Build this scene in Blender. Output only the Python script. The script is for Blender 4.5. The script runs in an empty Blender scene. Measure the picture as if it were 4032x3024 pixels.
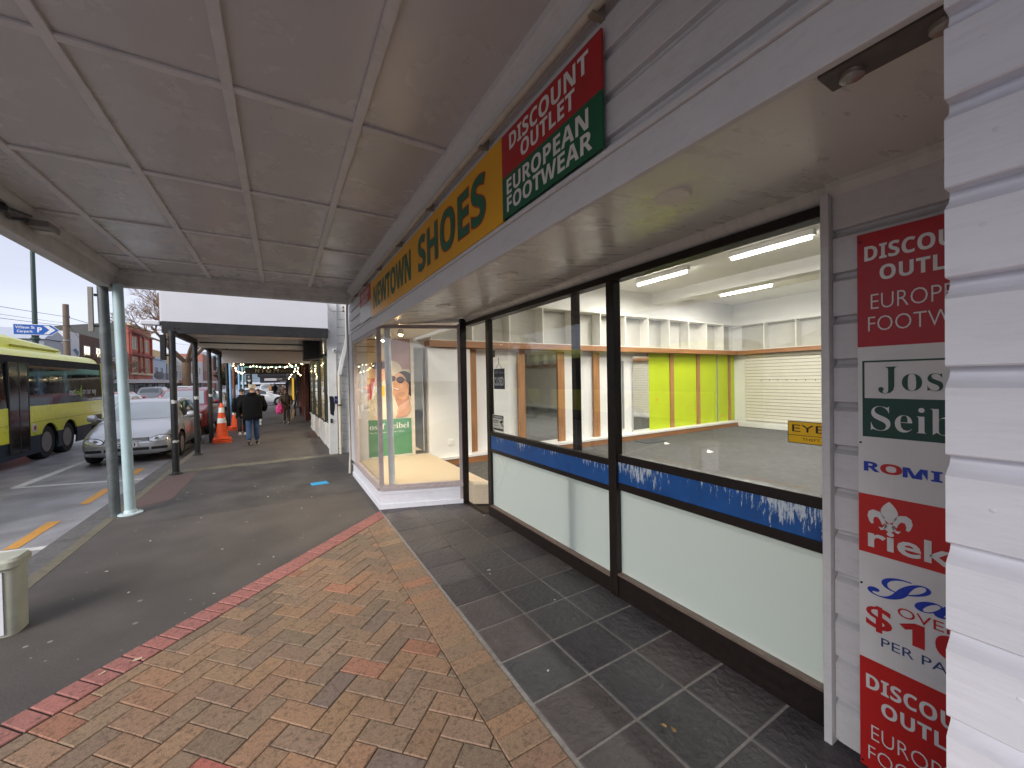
import bpy, bmesh, math, random
from mathutils import Vector, Matrix
R = math.radians
SC = bpy.context.scene
COL = SC.collection
random.seed(7)
# ------------------------------------------------------------------ camera
H = 1.68
def cam_axes():
    yaw, pit, rol = R(30.66), R(-0.772), R(-1.068)
    cy, sy = math.cos(yaw), math.sin(yaw)
    fwd = Vector((sy*math.cos(pit), cy*math.cos(pit), math.sin(pit)))
    r0 = Vector((cy, -sy, 0)); u0 = r0.cross(fwd)
    r = math.cos(rol)*r0 + math.sin(rol)*u0
    u = -math.sin(rol)*r0 + math.cos(rol)*u0
    return r, u, fwd
_r, _u, _f = cam_axes()
cd = bpy.data.cameras.new("camera"); cam = bpy.data.objects.new("camera", cd); COL.objects.link(cam)
cd.sensor_width = 36; cd.lens = 1534.6/4032*36; cd.clip_start = .02; cd.clip_end = 4000
mw = Matrix((( _r.x, _u.x, -_f.x, 0), (_r.y, _u.y, -_f.y, 0), (_r.z, _u.z, -_f.z, H), (0, 0, 0, 1)))
cam.matrix_world = mw
SC.camera = cam
# ------------------------------------------------------------------ sky, sun, exposure
SUN_EL, SUN_ROT = R(30), R(-122)          # soft light from over the road
wd = bpy.data.worlds.new("World"); SC.world = wd; wd.use_nodes = True
nt = wd.node_tree; nt.nodes.clear()
sky = nt.nodes.new('ShaderNodeTexSky'); sky.sky_type = 'NISHITA'; sky.sun_disc = False
sky.sun_elevation = SUN_EL; sky.sun_rotation = SUN_ROT; sky.air_density = 1.0; sky.dust_density = 1.5; sky.ozone_density = 1.5
hs = nt.nodes.new('ShaderNodeHueSaturation'); hs.inputs['Saturation'].default_value = .38; hs.inputs['Value'].default_value = 1.0
tc = nt.nodes.new('ShaderNodeTexCoord'); mp = nt.nodes.new('ShaderNodeMapping'); mp.inputs['Scale'].default_value = (1.2, 1.2, 5)
nz = nt.nodes.new('ShaderNodeTexNoise'); nz.inputs['Scale'].default_value = 1.6; nz.inputs['Detail'].default_value = 5
mr = nt.nodes.new('ShaderNodeMapRange'); mr.inputs[1].default_value = .3; mr.inputs[2].default_value = .7; mr.inputs[3].default_value = .88; mr.inputs[4].default_value = 1.1
mx = nt.nodes.new('ShaderNodeMix'); mx.data_type = 'RGBA'; mx.blend_type = 'MULTIPLY'; mx.inputs[0].default_value = 1
tint = nt.nodes.new('ShaderNodeMix'); tint.data_type = 'RGBA'; tint.blend_type = 'MULTIPLY'; tint.inputs[0].default_value = 1; tint.inputs[7].default_value = (.985, .99, 1.05, 1)
bg = nt.nodes.new('ShaderNodeBackground'); bg.inputs[1].default_value = .09
wo = nt.nodes.new('ShaderNodeOutputWorld')
L = nt.links.new
L(sky.outputs[0], hs.inputs['Color']); L(tc.outputs['Generated'], mp.inputs[0]); L(mp.outputs[0], nz.inputs['Vector']); L(nz.outputs[0], mr.inputs[0])
cl = nt.nodes.new('ShaderNodeMix'); cl.data_type = 'RGBA'; cl.inputs[0].default_value = .68; cl.inputs[7].default_value = (3.15, 3.28, 3.75, 1)   # cloud deck over the clear sky
L(hs.outputs[0], cl.inputs[6]); L(cl.outputs[2], mx.inputs[6]); L(mr.outputs[0], mx.inputs[7]); L(mx.outputs[2], tint.inputs[6]); L(tint.outputs[2], bg.inputs[0]); L(bg.outputs[0], wo.inputs[0])
sl = bpy.data.lights.new("sun", 'SUN'); sl.energy = 1.3; sl.angle = R(35); sl.color = (1, .96, .9)
so = bpy.data.objects.new("sun", sl); COL.objects.link(so)
sd = Vector((math.cos(SUN_EL)*math.sin(SUN_ROT), math.cos(SUN_EL)*math.cos(SUN_ROT), math.sin(SUN_EL)))
so.rotation_euler = sd.to_track_quat('Z', 'Y').to_euler()
SC.view_settings.view_transform = 'Standard'; SC.view_settings.look = 'None'
SC.view_settings.exposure = 1.44; SC.view_settings.gamma = 1
SC.cycles.max_bounces = 10; SC.cycles.diffuse_bounces = 5; SC.cycles.glossy_bounces = 4; SC.cycles.transmission_bounces = 8; SC.cycles.transparent_max_bounces = 16
SC.cycles.use_denoising = True; SC.cycles.sample_clamp_indirect = 6; SC.cycles.caustics_reflective = False; SC.cycles.caustics_refractive = False

# ------------------------------------------------------------------ helpers
def lin(h):
    h = h.lstrip('#'); o = []
    for i in (0, 2, 4):
        v = int(h[i:i+2], 16)/255
        o.append(v/12.92 if v <= .04045 else ((v+.055)/1.055)**2.4)
    return tuple(o)
def col3(c): return lin(c) if isinstance(c, str) else tuple(c)
MATS = {}
def mat(name, col, rough=.6, var=.12, vs=6., bump=0., bs=60., metal=0., spec=.4, dirt=0., ds=1.2, dcol=(.03, .028, .025), emit=0., coat=0., stretch=None, vcol=False, d2=.62, rv=.08):
    if name in MATS: return MATS[name]
    c = col3(col)
    m = bpy.data.materials.new(name); m.use_nodes = True; t = m.node_tree; n = t.nodes; b = n['Principled BSDF']; lk = t.links.new
    b.inputs['Roughness'].default_value = rough; b.inputs['Metallic'].default_value = metal; b.inputs['Specular IOR Level'].default_value = spec
    if coat: b.inputs['Coat Weight'].default_value = coat; b.inputs['Coat Roughness'].default_value = .08
    co = n.new('ShaderNodeTexCoord'); src = co.outputs['Object']
    if stretch:
        mpn = n.new('ShaderNodeMapping'); mpn.inputs['Scale'].default_value = stretch; lk(src, mpn.inputs[0]); src = mpn.outputs[0]
    nz = n.new('ShaderNodeTexNoise'); nz.inputs['Scale'].default_value = vs; nz.inputs['Detail'].default_value = 6; nz.inputs['Roughness'].default_value = .6
    lk(src, nz.inputs['Vector'])
    mr = n.new('ShaderNodeMapRange'); mr.inputs[1].default_value = .28; mr.inputs[2].default_value = .72; mr.inputs[3].default_value = 1-var; mr.inputs[4].default_value = 1+var
    lk(nz.outputs[0], mr.inputs[0])
    mu = n.new('ShaderNodeMix'); mu.data_type = 'RGBA'; mu.blend_type = 'MULTIPLY'; mu.inputs[0].default_value = 1
    if vcol:
        at = n.new('ShaderNodeAttribute'); at.attribute_name = 'Col'; lk(at.outputs['Color'], mu.inputs[6])
    else: mu.inputs[6].default_value = (*c, 1)
    lk(mr.outputs[0], mu.inputs[7]); outc = mu.outputs[2]
    if dirt:
        n2 = n.new('ShaderNodeTexNoise'); n2.inputs['Scale'].default_value = ds; n2.inputs['Detail'].default_value = 8; n2.inputs['Roughness'].default_value = .68; lk(src, n2.inputs['Vector'])
        m2 = n.new('ShaderNodeMapRange'); m2.inputs[1].default_value = .5; m2.inputs[2].default_value = d2+.14; m2.inputs[3].default_value = 0; m2.inputs[4].default_value = dirt; lk(n2.outputs[0], m2.inputs[0])
        mm = n.new('ShaderNodeMix'); mm.data_type = 'RGBA'; lk(m2.outputs[0], mm.inputs[0]); lk(outc, mm.inputs[6]); mm.inputs[7].default_value = (*dcol, 1); outc = mm.outputs[2]
    lk(outc, b.inputs['Base Color'])
    rr = n.new('ShaderNodeMapRange'); rr.inputs[1].default_value = .3; rr.inputs[2].default_value = .7; rr.inputs[3].default_value = max(0, rough-rv); rr.inputs[4].default_value = min(1, rough+rv)
    lk(nz.outputs[0], rr.inputs[0]); lk(rr.outputs[0], b.inputs['Roughness'])
    if bump:
        n3 = n.new('ShaderNodeTexNoise'); n3.inputs['Scale'].default_value = bs; n3.inputs['Detail'].default_value = 4; lk(src, n3.inputs['Vector'])
        bp = n.new('ShaderNodeBump'); bp.inputs['Strength'].default_value = bump; bp.inputs['Distance'].default_value = .01; lk(n3.outputs[0], bp.inputs['Height']); lk(bp.outputs[0], b.inputs['Normal'])
    if emit:
        b.inputs['Emission Color'].default_value = (*c, 1); b.inputs['Emission Strength'].default_value = emit
    MATS[name] = m; return m
def glass(name, tint=(1, 1, 1), ior=1.45, rough=0., gl=1.0):
    if name in MATS: return MATS[name]
    m = bpy.data.materials.new(name); m.use_nodes = True; t = m.node_tree; n = t.nodes; n.clear(); lk = t.links.new
    tr = n.new('ShaderNodeBsdfTransparent'); tr.inputs[0].default_value = (*tint, 1)
    g = n.new('ShaderNodeBsdfGlossy'); g.inputs['Roughness'].default_value = rough; g.inputs[0].default_value = (gl, gl, gl, 1)
    lw = n.new('ShaderNodeLayerWeight'); lw.inputs[0].default_value = .5
    pw = n.new('ShaderNodeMath'); pw.operation = 'POWER'; pw.inputs[1].default_value = 5; lk(lw.outputs['Facing'], pw.inputs[0])
    fr = n.new('ShaderNodeMath'); fr.operation = 'MULTIPLY_ADD'; fr.inputs[1].default_value = .70; fr.inputs[2].default_value = .05; lk(pw.outputs[0], fr.inputs[0])
    mx = n.new('ShaderNodeMixShader'); o = n.new('ShaderNodeOutputMaterial')
    lk(fr.outputs[0], mx.inputs[0]); lk(tr.outputs[0], mx.inputs[1]); lk(g.outputs[0], mx.inputs[2]); lk(mx.outputs[0], o.inputs[0])
    MATS[name] = m; return m
def emis(name, col, s):
    if name in MATS: return MATS[name]
    m = bpy.data.materials.new(name); m.use_nodes = True; t = m.node_tree; n = t.nodes; n.clear()
    e = n.new('ShaderNodeEmission'); e.inputs[0].default_value = (*col3(col), 1); e.inputs[1].default_value = s
    o = n.new('ShaderNodeOutputMaterial'); t.links.new(e.outputs[0], o.inputs[0]); MATS[name] = m; return m
def tag(o, label=None, cat=None, group=None, kind=None):
    if label: o['label'] = label
    if cat: o['category'] = cat
    if group: o['group'] = group
    if kind: o['kind'] = kind
    return o
def thing(name, label, cat, loc=(0, 0, 0), rz=0., group=None):
    o = bpy.data.objects.new(name, None); COL.objects.link(o); o.location = loc; o.rotation_euler = (0, 0, rz); o.empty_display_size = .1
    return tag(o, label, cat, group)
def wloc(o):
    v = Vector((0, 0, 0))
    while o: v += o.location; o = o.parent
    return v
class MB:
    def __init__(s): s.v = []; s.f = []; s.mi = []; s.fc = []; s.cur = 0; s.col = None
    def add(s, vs, fs):
        b = len(s.v); s.v += [tuple(p) for p in vs]
        for f in fs: s.f.append([b+i for i in f]); s.mi.append(s.cur); s.fc.append(s.col)
        return s
    def poly(s, pts): return s.add(pts, [list(range(len(pts)))])
    def box(s, x0, x1, y0, y1, z0, z1):
        x0, x1 = min(x0, x1), max(x0, x1); y0, y1 = min(y0, y1), max(y0, y1); z0, z1 = min(z0, z1), max(z0, z1)
        return s.add([(x0, y0, z0), (x1, y0, z0), (x1, y1, z0), (x0, y1, z0), (x0, y0, z1), (x1, y0, z1), (x1, y1, z1), (x0, y1, z1)],
                     [(0, 3, 2, 1), (4, 5, 6, 7), (0, 1, 5, 4), (1, 2, 6, 5), (2, 3, 7, 6), (3, 0, 4, 7)])
    def bar(s, a, b, w, h, up=(0, 0, 1)):
        a, b = Vector(a), Vector(b); d = (b-a).normalized(); x = d.cross(Vector(up))
        if x.length < 1e-4: x = d.cross(Vector((1, 0, 0)))
        x.normalize(); y = x.cross(d); x *= w/2; y *= h/2
        return s.add([a-x-y, a+x-y, a+x+y, a-x+y, b-x-y, b+x-y, b+x+y, b-x+y], [(0, 3, 2, 1), (4, 5, 6, 7), (0, 1, 5, 4), (1, 2, 6, 5), (2, 3, 7, 6), (3, 0, 4, 7)])
    def tube(s, pts, r, n=10, cap=True):
        pts = [Vector(p) for p in pts]; rs = r if isinstance(r, (list, tuple)) else [r]*len(pts); rings = []
        px = None
        for i, p in enumerate(pts):
            d = (pts[min(i+1, len(pts)-1)]-pts[max(i-1, 0)]).normalized()
            x = d.orthogonal().normalized() if px is None else (px-d*px.dot(d)).normalized()
            px = x; y = d.cross(x)
            rings.append([p+(x*math.cos(2*math.pi*k/n)+y*math.sin(2*math.pi*k/n))*rs[i] for k in range(n)])
        fs = []
        for i in range(len(pts)-1):
            for k in range(n): fs.append((i*n+k, i*n+(k+1) % n, (i+1)*n+(k+1) % n, (i+1)*n+k))
        if cap: fs.append(list(range(n))[::-1]); fs.append([(len(pts)-1)*n+k for k in range(n)])
        return s.add([v for q in rings for v in q], fs)
    def lathe(s, prof, c=(0, 0, 0), n=24, axis='z'):
        c = Vector(c); vs = []
        for (r, h) in prof:
            for k in range(n):
                a = 2*math.pi*k/n; x, y = r*math.cos(a), r*math.sin(a)
                vs.append(c+Vector({'z': (x, y, h), 'x': (h, x, y), 'y': (y, h, x)}[axis]))
        fs = []
        for i in range(len(prof)-1):
            for k in range(n): fs.append((i*n+k, i*n+(k+1) % n, (i+1)*n+(k+1) % n, (i+1)*n+k))
        fs.append(list(range(n))[::-1]); fs.append([(len(prof)-1)*n+k for k in range(n)])
        return s.add(vs, fs)
    def prism(s, pts, d):
        """closed planar polygon pts (3d) swept by vector d"""
        d = Vector(d); n = len(pts); p = [Vector(q) for q in pts]
        return s.add(p+[q+d for q in p], [list(range(n))[::-1], [n+i for i in range(n)]]+[(i, (i+1) % n, n+(i+1) % n, n+i) for i in range(n)])
    def grid(s, rows, close=False):
        m = len(rows[0]); fs = []
        for i in range(len(rows)-1):
            for k in range(m-1 if not close else m): fs.append((i*m+k, i*m+(k+1) % m, (i+1)*m+(k+1) % m, (i+1)*m+k))
        return s.add([p for q in rows for p in q], fs)
    def build(s, name, mats, parent=None, smooth=False, bevel=0., local=False, label=None, fixn=True, seg=2):
        if not isinstance(mats, (list, tuple)): mats = [mats]
        off = Vector((0, 0, 0)) if (local or parent is None) else wloc(parent)
        me = bpy.data.meshes.new(name); me.from_pydata([tuple(Vector(v)-off) for v in s.v], [], s.f)
        for m in mats: me.materials.append(m)
        me.polygons.foreach_set('material_index', s.mi)
        if any(c is not None for c in s.fc):
            ca = me.color_attributes.new('Col', 'FLOAT_COLOR', 'CORNER')
            for p in me.polygons:
                c = s.fc[p.index] or (.5, .5, .5)
                for li in p.loop_indices: ca.data[li].color = (*c, 1)
        if fixn:
            bm = bmesh.new(); bm.from_mesh(me); bmesh.ops.recalc_face_normals(bm, faces=bm.faces[:]); bm.to_mesh(me); bm.free()
        if smooth:
            me.polygons.foreach_set('use_smooth', [True]*len(me.polygons))
            if smooth != 'all' : me.set_sharp_from_angle(angle=R(38))
        o = bpy.data.objects.new(name, me); COL.objects.link(o); o.parent = parent
        if label: o['label'] = label
        if bevel:
            bv = o.modifiers.new('bevel', 'BEVEL'); bv.width = bevel; bv.segments = seg; bv.limit_method = 'ANGLE'; bv.angle_limit = R(40)
        return o
def bake(o):
    bpy.context.view_layer.update(); dg = bpy.context.evaluated_depsgraph_get()
    me = bpy.data.meshes.new_from_object(o.evaluated_get(dg)); me.name = o.name; o.modifiers.clear(); o.data = me; return o
def struct(mb, name, mats, **k): return tag(mb.build(name, mats, **k), kind='structure')
def dup(root, loc, rz=None, label=None, group=None, scale=None):
    r = root.copy(); COL.objects.link(r); r.location = loc
    if rz is not None: r.rotation_euler = (0, 0, rz)
    if label: r['label'] = label
    if group: r['group'] = group
    if scale: r.scale = (scale,)*3
    for ch in list(root.children):
        c = ch.copy(); COL.objects.link(c); c.parent = r
        for g in list(ch.children):
            d = g.copy(); COL.objects.link(d); d.parent = c
    return r
def text(body, parent, m, o, xd, yd, w=None, h=None, name='lettering', bold=0., shear=0., local=False, label=None, space=1., rows=None, lift=0., fit=None):
    cu = bpy.data.curves.new('t', 'FONT'); cu.body = body; cu.offset = bold; cu.shear = shear; cu.space_character = space; cu.align_x = 'CENTER'; cu.resolution_u = 3
    ob = bpy.data.objects.new('t', cu); me0 = ob.to_mesh()
    vs = [v.co.copy() for v in me0.vertices]; fs = [list(p.vertices) for p in me0.polygons]; ob.to_mesh_clear()
    x0 = min(v.x for v in vs); x1 = max(v.x for v in vs); y0 = min(v.y for v in vs); y1 = max(v.y for v in vs)
    sx = w/(x1-x0) if w else None; global LASTFIT
    sy = h/(y1-y0) if h else None; sx = sx or sy; sy = sy or sx
    if fit: x0, y0, sx, sy = fit
    LASTFIT = (x0, y0, sx, sy)
    o, xd, yd = Vector(o), Vector(xd), Vector(yd); nn = xd.cross(yd).normalized()*lift
    mb = MB(); mb.add([o+xd*((v.x-x0)*sx)+yd*((v.y-y0)*sy)+nn for v in vs], fs)
    bpy.data.objects.remove(ob); bpy.data.curves.remove(cu)
    if name is None: return mb
    return mb.build(name, m, parent, local=local, label=label, fixn=False)
def sansb(b): return ''.join(chr(0x1D5D4+ord(c)-65) if 'A' <= c <= 'Z' else (chr(0x1D5EE+ord(c)-97) if 'a' <= c <= 'z' else (chr(0x1D7EC+ord(c)-48) if c.isdigit() else c)) for c in b)
YM, ZP, XP = Vector((0, -1, 0)), Vector((0, 0, 1)), Vector((1, 0, 0))
def boards_x(mb, x, y0, y1, z0, z1, s=.162, back=.06, deep=.014):
    """rusticated weatherboards on a plane facing -X"""
    pr = []; z = z1
    while z > z0+1e-4:
        b = max(z0, z-s)
        pr += [(x+deep, z), (x+deep, z-.010), (x+deep*.8, z-.022), (x+deep*.3, z-.032), (x, z-.040), (x, b+.003), (x+.003, b)] if z-b > .06 else [(x+deep, z), (x, b)]
        z = b
    pr += [(x+back, z0), (x+back, z1)]
    mb.prism([(p[0], y0, p[1]) for p in pr], (0, y1-y0, 0))
def boards_y(mb, y, x0, x1, z0, z1, s=.18, back=.06, deep=.014):
    pr = []; z = z1
    while z > z0+1e-4:
        b = max(z0, z-s); pr += [(y+deep, z), (y+deep, z-.010), (y+deep*.5, z-.03), (y, z-.040), (y, b)]; z = b
    pr += [(y+back, z0), (y+back, z1)]
    mb.prism([(x0, p[0], p[1]) for p in pr], (x1-x0, 0, 0))
# ------------------------------------------------------------------ ground
def asphalt(name, c, spots=0., wet=.55, patch=.25):
    m = mat(name, c, rough=wet, var=.34, vs=75, bump=.35, bs=260, dirt=.3, ds=.7, dcol=tuple(x*.68 for x in col3(c)), spec=.35)
    n = m.node_tree.nodes; lk = m.node_tree.links.new; b = n['Principled BSDF']
    src = b.inputs['Base Color'].links[0].from_socket; co = n['Texture Coordinate'].outputs['Object']
    # broad brownish / grey patches left by foot traffic
    pz = n.new('ShaderNodeTexNoise'); pz.inputs['Scale'].default_value = 1.7; pz.inputs['Detail'].default_value = 3; lk(co, pz.inputs['Vector'])
    pr = n.new('ShaderNodeMapRange'); pr.inputs[1].default_value = .35; pr.inputs[2].default_value = .65; pr.inputs[3].default_value = 1-patch; pr.inputs[4].default_value = 1+patch; lk(pz.outputs[0], pr.inputs[0])
    pm = n.new('ShaderNodeMix'); pm.data_type = 'RGBA'; pm.blend_type = 'MULTIPLY'; pm.inputs[0].default_value = 1; lk(src, pm.inputs[6]); lk(pr.outputs[0], pm.inputs[7]); src = pm.outputs[2]
    if spots:
        for sc, th, pick in ((5.5, .085, .55), (11, .075, .62)):
            v = n.new('ShaderNodeTexVoronoi'); v.inputs['Scale'].default_value = sc; lk(co, v.inputs['Vector'])
            l1 = n.new('ShaderNodeMath'); l1.operation = 'LESS_THAN'; lk(v.outputs['Distance'], l1.inputs[0]); l1.inputs[1].default_value = th
            sp = n.new('ShaderNodeSeparateColor'); lk(v.outputs['Color'], sp.inputs[0])
            g1 = n.new('ShaderNodeMath'); g1.operation = 'GREATER_THAN'; lk(sp.outputs[0], g1.inputs[0]); g1.inputs[1].default_value = pick
            mu = n.new('ShaderNodeMath'); mu.operation = 'MULTIPLY'; lk(l1.outputs[0], mu.inputs[0]); lk(g1.outputs[0], mu.inputs[1])
            m2 = n.new('ShaderNodeMath'); m2.operation = 'MULTIPLY'; lk(mu.outputs[0], m2.inputs[0]); lk(sp.outputs[1], m2.inputs[1])
            m3 = n.new('ShaderNodeMath'); m3.operation = 'MULTIPLY'; lk(m2.outputs[0], m3.inputs[0]); m3.inputs[1].default_value = spots
            mm = n.new('ShaderNodeMix'); mm.data_type = 'RGBA'; lk(m3.outputs[0], mm.inputs[0]); lk(src, mm.inputs[6]); mm.inputs[7].default_value = (.42, .40, .37, 1); src = mm.outputs[2]
    lk(src, b.inputs['Base Color']); return m
ASPH = asphalt('footpath asphalt', (.088, .078, .072), spots=.8, wet=.62, patch=.13)
ROAD = asphalt('road asphalt', (.29, .285, .30), spots=0, wet=.33)
CONC = mat('kerb concrete', (.15, .135, .10), .8, .25, 14, .5, 120, dirt=.75, ds=2.5, dcol=(.09, .085, .05))
g = MB(); g.poly([(-900, -600, -.2), (900, -600, -.2), (900, 1500, -.2), (-900, 1500, -.2)]); struct(g, 'ground', mat('ground soil', (.12, .115, .1), .9))
g = MB(); g.poly([(-13, -60, -.135), (-1.9, -60, -.135), (-1.9, 400, -.135), (-13, 400, -.135)]); g.poly([(-1.9, 34.2, -.131), (60, 34.2, -.131), (60, 43, -.131), (-1.9, 43, -.131)]); struct(g, 'road', ROAD)
g = MB(); g.box(-1.85, 14, -8, 34, -.19, 0); struct(g, 'footpath', ASPH)
g = MB(); g.box(-1.85, 14, 43.2, 300, -.19, 0); struct(g, 'far_footpath', ASPH)
g = MB(); g.box(-30, -13, -20, 300, -.19, -.01); struct(g, 'opposite_footpath', ASPH)
def ragged(x0, x1, y0, y1, n, a, z):
    top = [(x0+(x1-x0)*i/n, y1+random.uniform(-a, a), z) for i in range(n+1)]; bot = [(x0+(x1-x0)*i/n, y0+random.uniform(-a, a), z) for i in range(n+1)]
    g = MB()
    for i in range(n): g.poly([bot[i], bot[i+1], top[i+1], top[i]])
    return g
struct(ragged(-1.45, 1.06, 6.35, 9.62, 40, .05, .0016), 'asphalt_patch', asphalt('newer asphalt', (.070, .064, .061), spots=.8, wet=.6))
struct(ragged(-1.7, 1.1, 9.66, 9.98, 46, .07, .0024), 'mossy_seam', mat('mossy seam', (.15, .135, .10), .9, .35, 22, .4, 150, dirt=.7, ds=9, dcol=(.085, .078, .07)))
# kerb stones and channel, in lengths
g = MB(); y = -6.
while y < 34:
    l = 1.18; j = random.uniform(-.004, .004)
    g.prism([(-1.99+j, y, -.19), (-1.975+j, y, -.03), (-1.955+j, y, .002), (-1.845, y, .004), (-1.845, y, -.19)], (0, l-.008, 0)); y += l
struct(g, 'kerb', CONC, bevel=.006)
g = MB(); y = -6.
while y < 34:
    g.box(-2.33, -1.98, y, y+.78, -.19, -.123); y += .79
struct(g, 'kerb_channel', mat('channel concrete', (.135, .13, .127), .75, .3, 22, .8, 90, dirt=.7, ds=3, dcol=(.06, .058, .055)))
# red brick strip in the footpath beside the kerb
RB = mat('red paver', (.115, .078, .072), .8, .22, 30, .4, 160, dirt=.5, ds=3, dcol=(.09, .06, .055))
g = MB(); g.poly([(-1.84, 7.2, .003), (-1.42, 7.45, .003), (-1.40, 9.55, .003), (-1.84, 9.3, .003)])
struct(g, 'red_paver_strip', RB)
# road paint
WP = mat('white road paint', (.62, .62, .6), .6, .18, 40, dirt=.6, ds=7, dcol=(.2, .2, .2)); OP = mat('orange road paint', (.62, .30, .05), .6, .15, 40, dirt=.6, ds=8, dcol=(.3, .17, .06))
z = -.131
g = MB()
for q in ([(-4.27, 10.72), (-4.10, 10.72), (-4.02, 15.5), (-4.14, 15.5)], [(-4.25, 10.62), (-2.24, 10.07), (-2.24, 10.19), (-4.20, 10.74)], [(-4.6, 6.95), (-2.33, 6.42), (-2.33, 6.54), (-4.6, 7.07)], [(-4.12, 22), (-4.02, 22), (-4.02, 40), (-4.12, 40)]):
    g.poly([(a, b, z) for a, b in q])
for k in range(24): g.poly([(-7.65, 2+k*6, z), (-7.53, 2+k*6, z), (-7.53, 5+k*6, z), (-7.65, 5+k*6, z)])
struct(g, 'white_road_marking', WP)
g = MB()
for k in range(-3, 3): y = 6.64+k*1.9; g.poly([(-2.72, y, z), (-2.60, y, z), (-2.60, y+1.03, z), (-2.74, y+1.05, z)])
for y in (17.2, 19.1, 21): g.poly([(-2.72, y, z), (-2.60, y, z), (-2.60, y+1, z), (-2.72, y+1, z)])
struct(g, 'orange_road_marking', OP)
# ------------------------------------------------------------------ paving
def clip(poly, nx, ny, d):
    """keep the side nx*x+ny*y<=d"""
    out = []
    for i in range(len(poly)):
        a, b = poly[i], poly[(i+1) % len(poly)]; da = nx*a[0]+ny*a[1]-d; db = nx*b[0]+ny*b[1]-d
        if da <= 0: out.append(a)
        if da*db < 0: t = da/(da-db); out.append((a[0]+(b[0]-a[0])*t, a[1]+(b[1]-a[1])*t))
    return out
def inset(poly, e):
    n = len(poly); ar = sum(poly[i][0]*poly[(i+1) % n][1]-poly[(i+1) % n][0]*poly[i][1] for i in range(n))
    if ar < 0: poly = poly[::-1]
    q = poly
    for i in range(n):
        a, b = poly[i], poly[(i+1) % n]; dx, dy = b[0]-a[0], b[1]-a[1]; l = math.hypot(dx, dy)
        if l < 1e-6: continue
        nx, ny = dy/l, -dx/l; q = clip(q, nx, ny, nx*a[0]+ny*a[1]-e)
        if len(q) < 3: return []
    return q
def paver(mb, poly, z, e, col, tilt=.0015):
    q = inset(poly, e)
    if len(q) < 3: return
    t = inset(poly, e+.004)
    if len(t) != len(q): return
    mb.col = col; cx = sum(p[0] for p in q)/len(q); cy = sum(p[1] for p in q)/len(q); ax, ay = random.uniform(-tilt, tilt)*8, random.uniform(-tilt, tilt)*8; dz = random.uniform(-tilt, tilt)
    n = len(q); top = [(p[0], p[1], z+dz+(p[0]-cx)*ax+(p[1]-cy)*ay) for p in t]; mid = [(p[0], p[1], z+dz-.004+(p[0]-cx)*ax+(p[1]-cy)*ay) for p in q]; bot = [(p[0], p[1], 0) for p in q]
    mb.add(top+mid+bot, [list(range(n))]+[(n+i, n+(i+1) % n, (i+1) % n, i) for i in range(n)]+[(2*n+i, 2*n+(i+1) % n, n+(i+1) % n, n+i) for i in range(n)])
def jit(c, a=.1):
    k = 1.12+random.uniform(-a, a); return tuple(max(0, x*k*q*(1+random.uniform(-.02, .02))) for x, q in zip(c, (1.07, .98, .97)))
AN = R(44); UX, UY = math.cos(AN), math.sin(AN); VX, VY = UY, -UX; P0 = (-1.24, 2.977); XS = .818; XE = 1.055
def uv(u, v): return (P0[0]+u*UX+v*VX, P0[1]+u*UY+v*VY)
dn = VX*P0[0]+VY*P0[1]
PALB = [lin(c) for c in ('#7f6e5c', '#82705c', '#7b6b5a', '#86725c', '#89725b', '#786a5a', '#746858', '#7d6d5b', '#846f5b', '#8c715a')]; RARE = [lin(c) for c in ('#94705a', '#8e6a56', '#74685a', '#70645a', '#8d6957')]
PAVM = mat('clay paver', (.3, .25, .2), .75, 0.3, 130, .25, 200, vcol=True, dirt=.85, ds=46, dcol=(.065, .045, .033), d2=.57)
g = MB(); g.col = (.05, .042, .036)
P = [(-2.1, 2.15), (1.075, 5.2), (1.075, -4), (-1.8, -4), (-1.84, 2.4)]
g.poly([(a, b, .004) for a, b in [(1.075, 5.21), (-1.84, 2.4), (-1.84, -4), (1.075, -4)]])
wu, wv = .118, .1245; ax_, ay_ = .258-P0[0], 1.9295-P0[1]; OU = ax_*UX+ay_*UY; OV = ax_*VX+ay_*VY-2*wv
for i in range(-60, 60):
    for j in range(-60, 60):
        k = (i+j) % 4
        if k == 0: rc = [(i, j), (i+2, j), (i+2, j+1), (i, j+1)]
        elif k == 2: rc = [(i, j), (i+1, j), (i+1, j+2), (i, j+2)]
        else: continue
        poly = [uv(OU+a*wu, OV+b*wv) for a, b in rc]
        if max(p[1] for p in poly) < -1.2 or min(p[0] for p in poly) < -1.9 : continue
        poly = clip(poly, -VX, -VY, -(dn+.207)); 
        if len(poly) >= 3: poly = clip(poly, 1, 0, XS)
        if len(poly) < 3: continue
        cx = sum(p[0] for p in poly)/len(poly); cy = sum(p[1] for p in poly)/len(poly)
        c = random.choice(RARE) if random.random() < .09 else random.choice(PALB)
        if abs(cx+.325) < .07 and abs(cy-2.07) < .07: c = lin('#9a5f57')
        paver(g, poly, .012, .0022, jit(c, .07))
y = -3.
while y < 5.2:
    poly = clip([(XS, y), (XE, y), (XE, y+.1175), (XS, y+.1175)], -VX, -VY, -(dn+.207)); y += .1175
    if len(poly) >= 3: paver(g, poly, .012, .0018, jit(random.choice(RARE) if random.random() < .08 else random.choice(PALB), .06))
u = -1.2
while u < 3.3:
    poly = clip([uv(u, .004), uv(u+.099, .004), uv(u+.099, .2), uv(u, .2)], 1, 0, XE+.01); u += .099
    if len(poly) >= 3: paver(g, poly, .012, .0055, jit(lin('#946660'), .08))
struct(g, 'brick_paving', PAVM)
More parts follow.
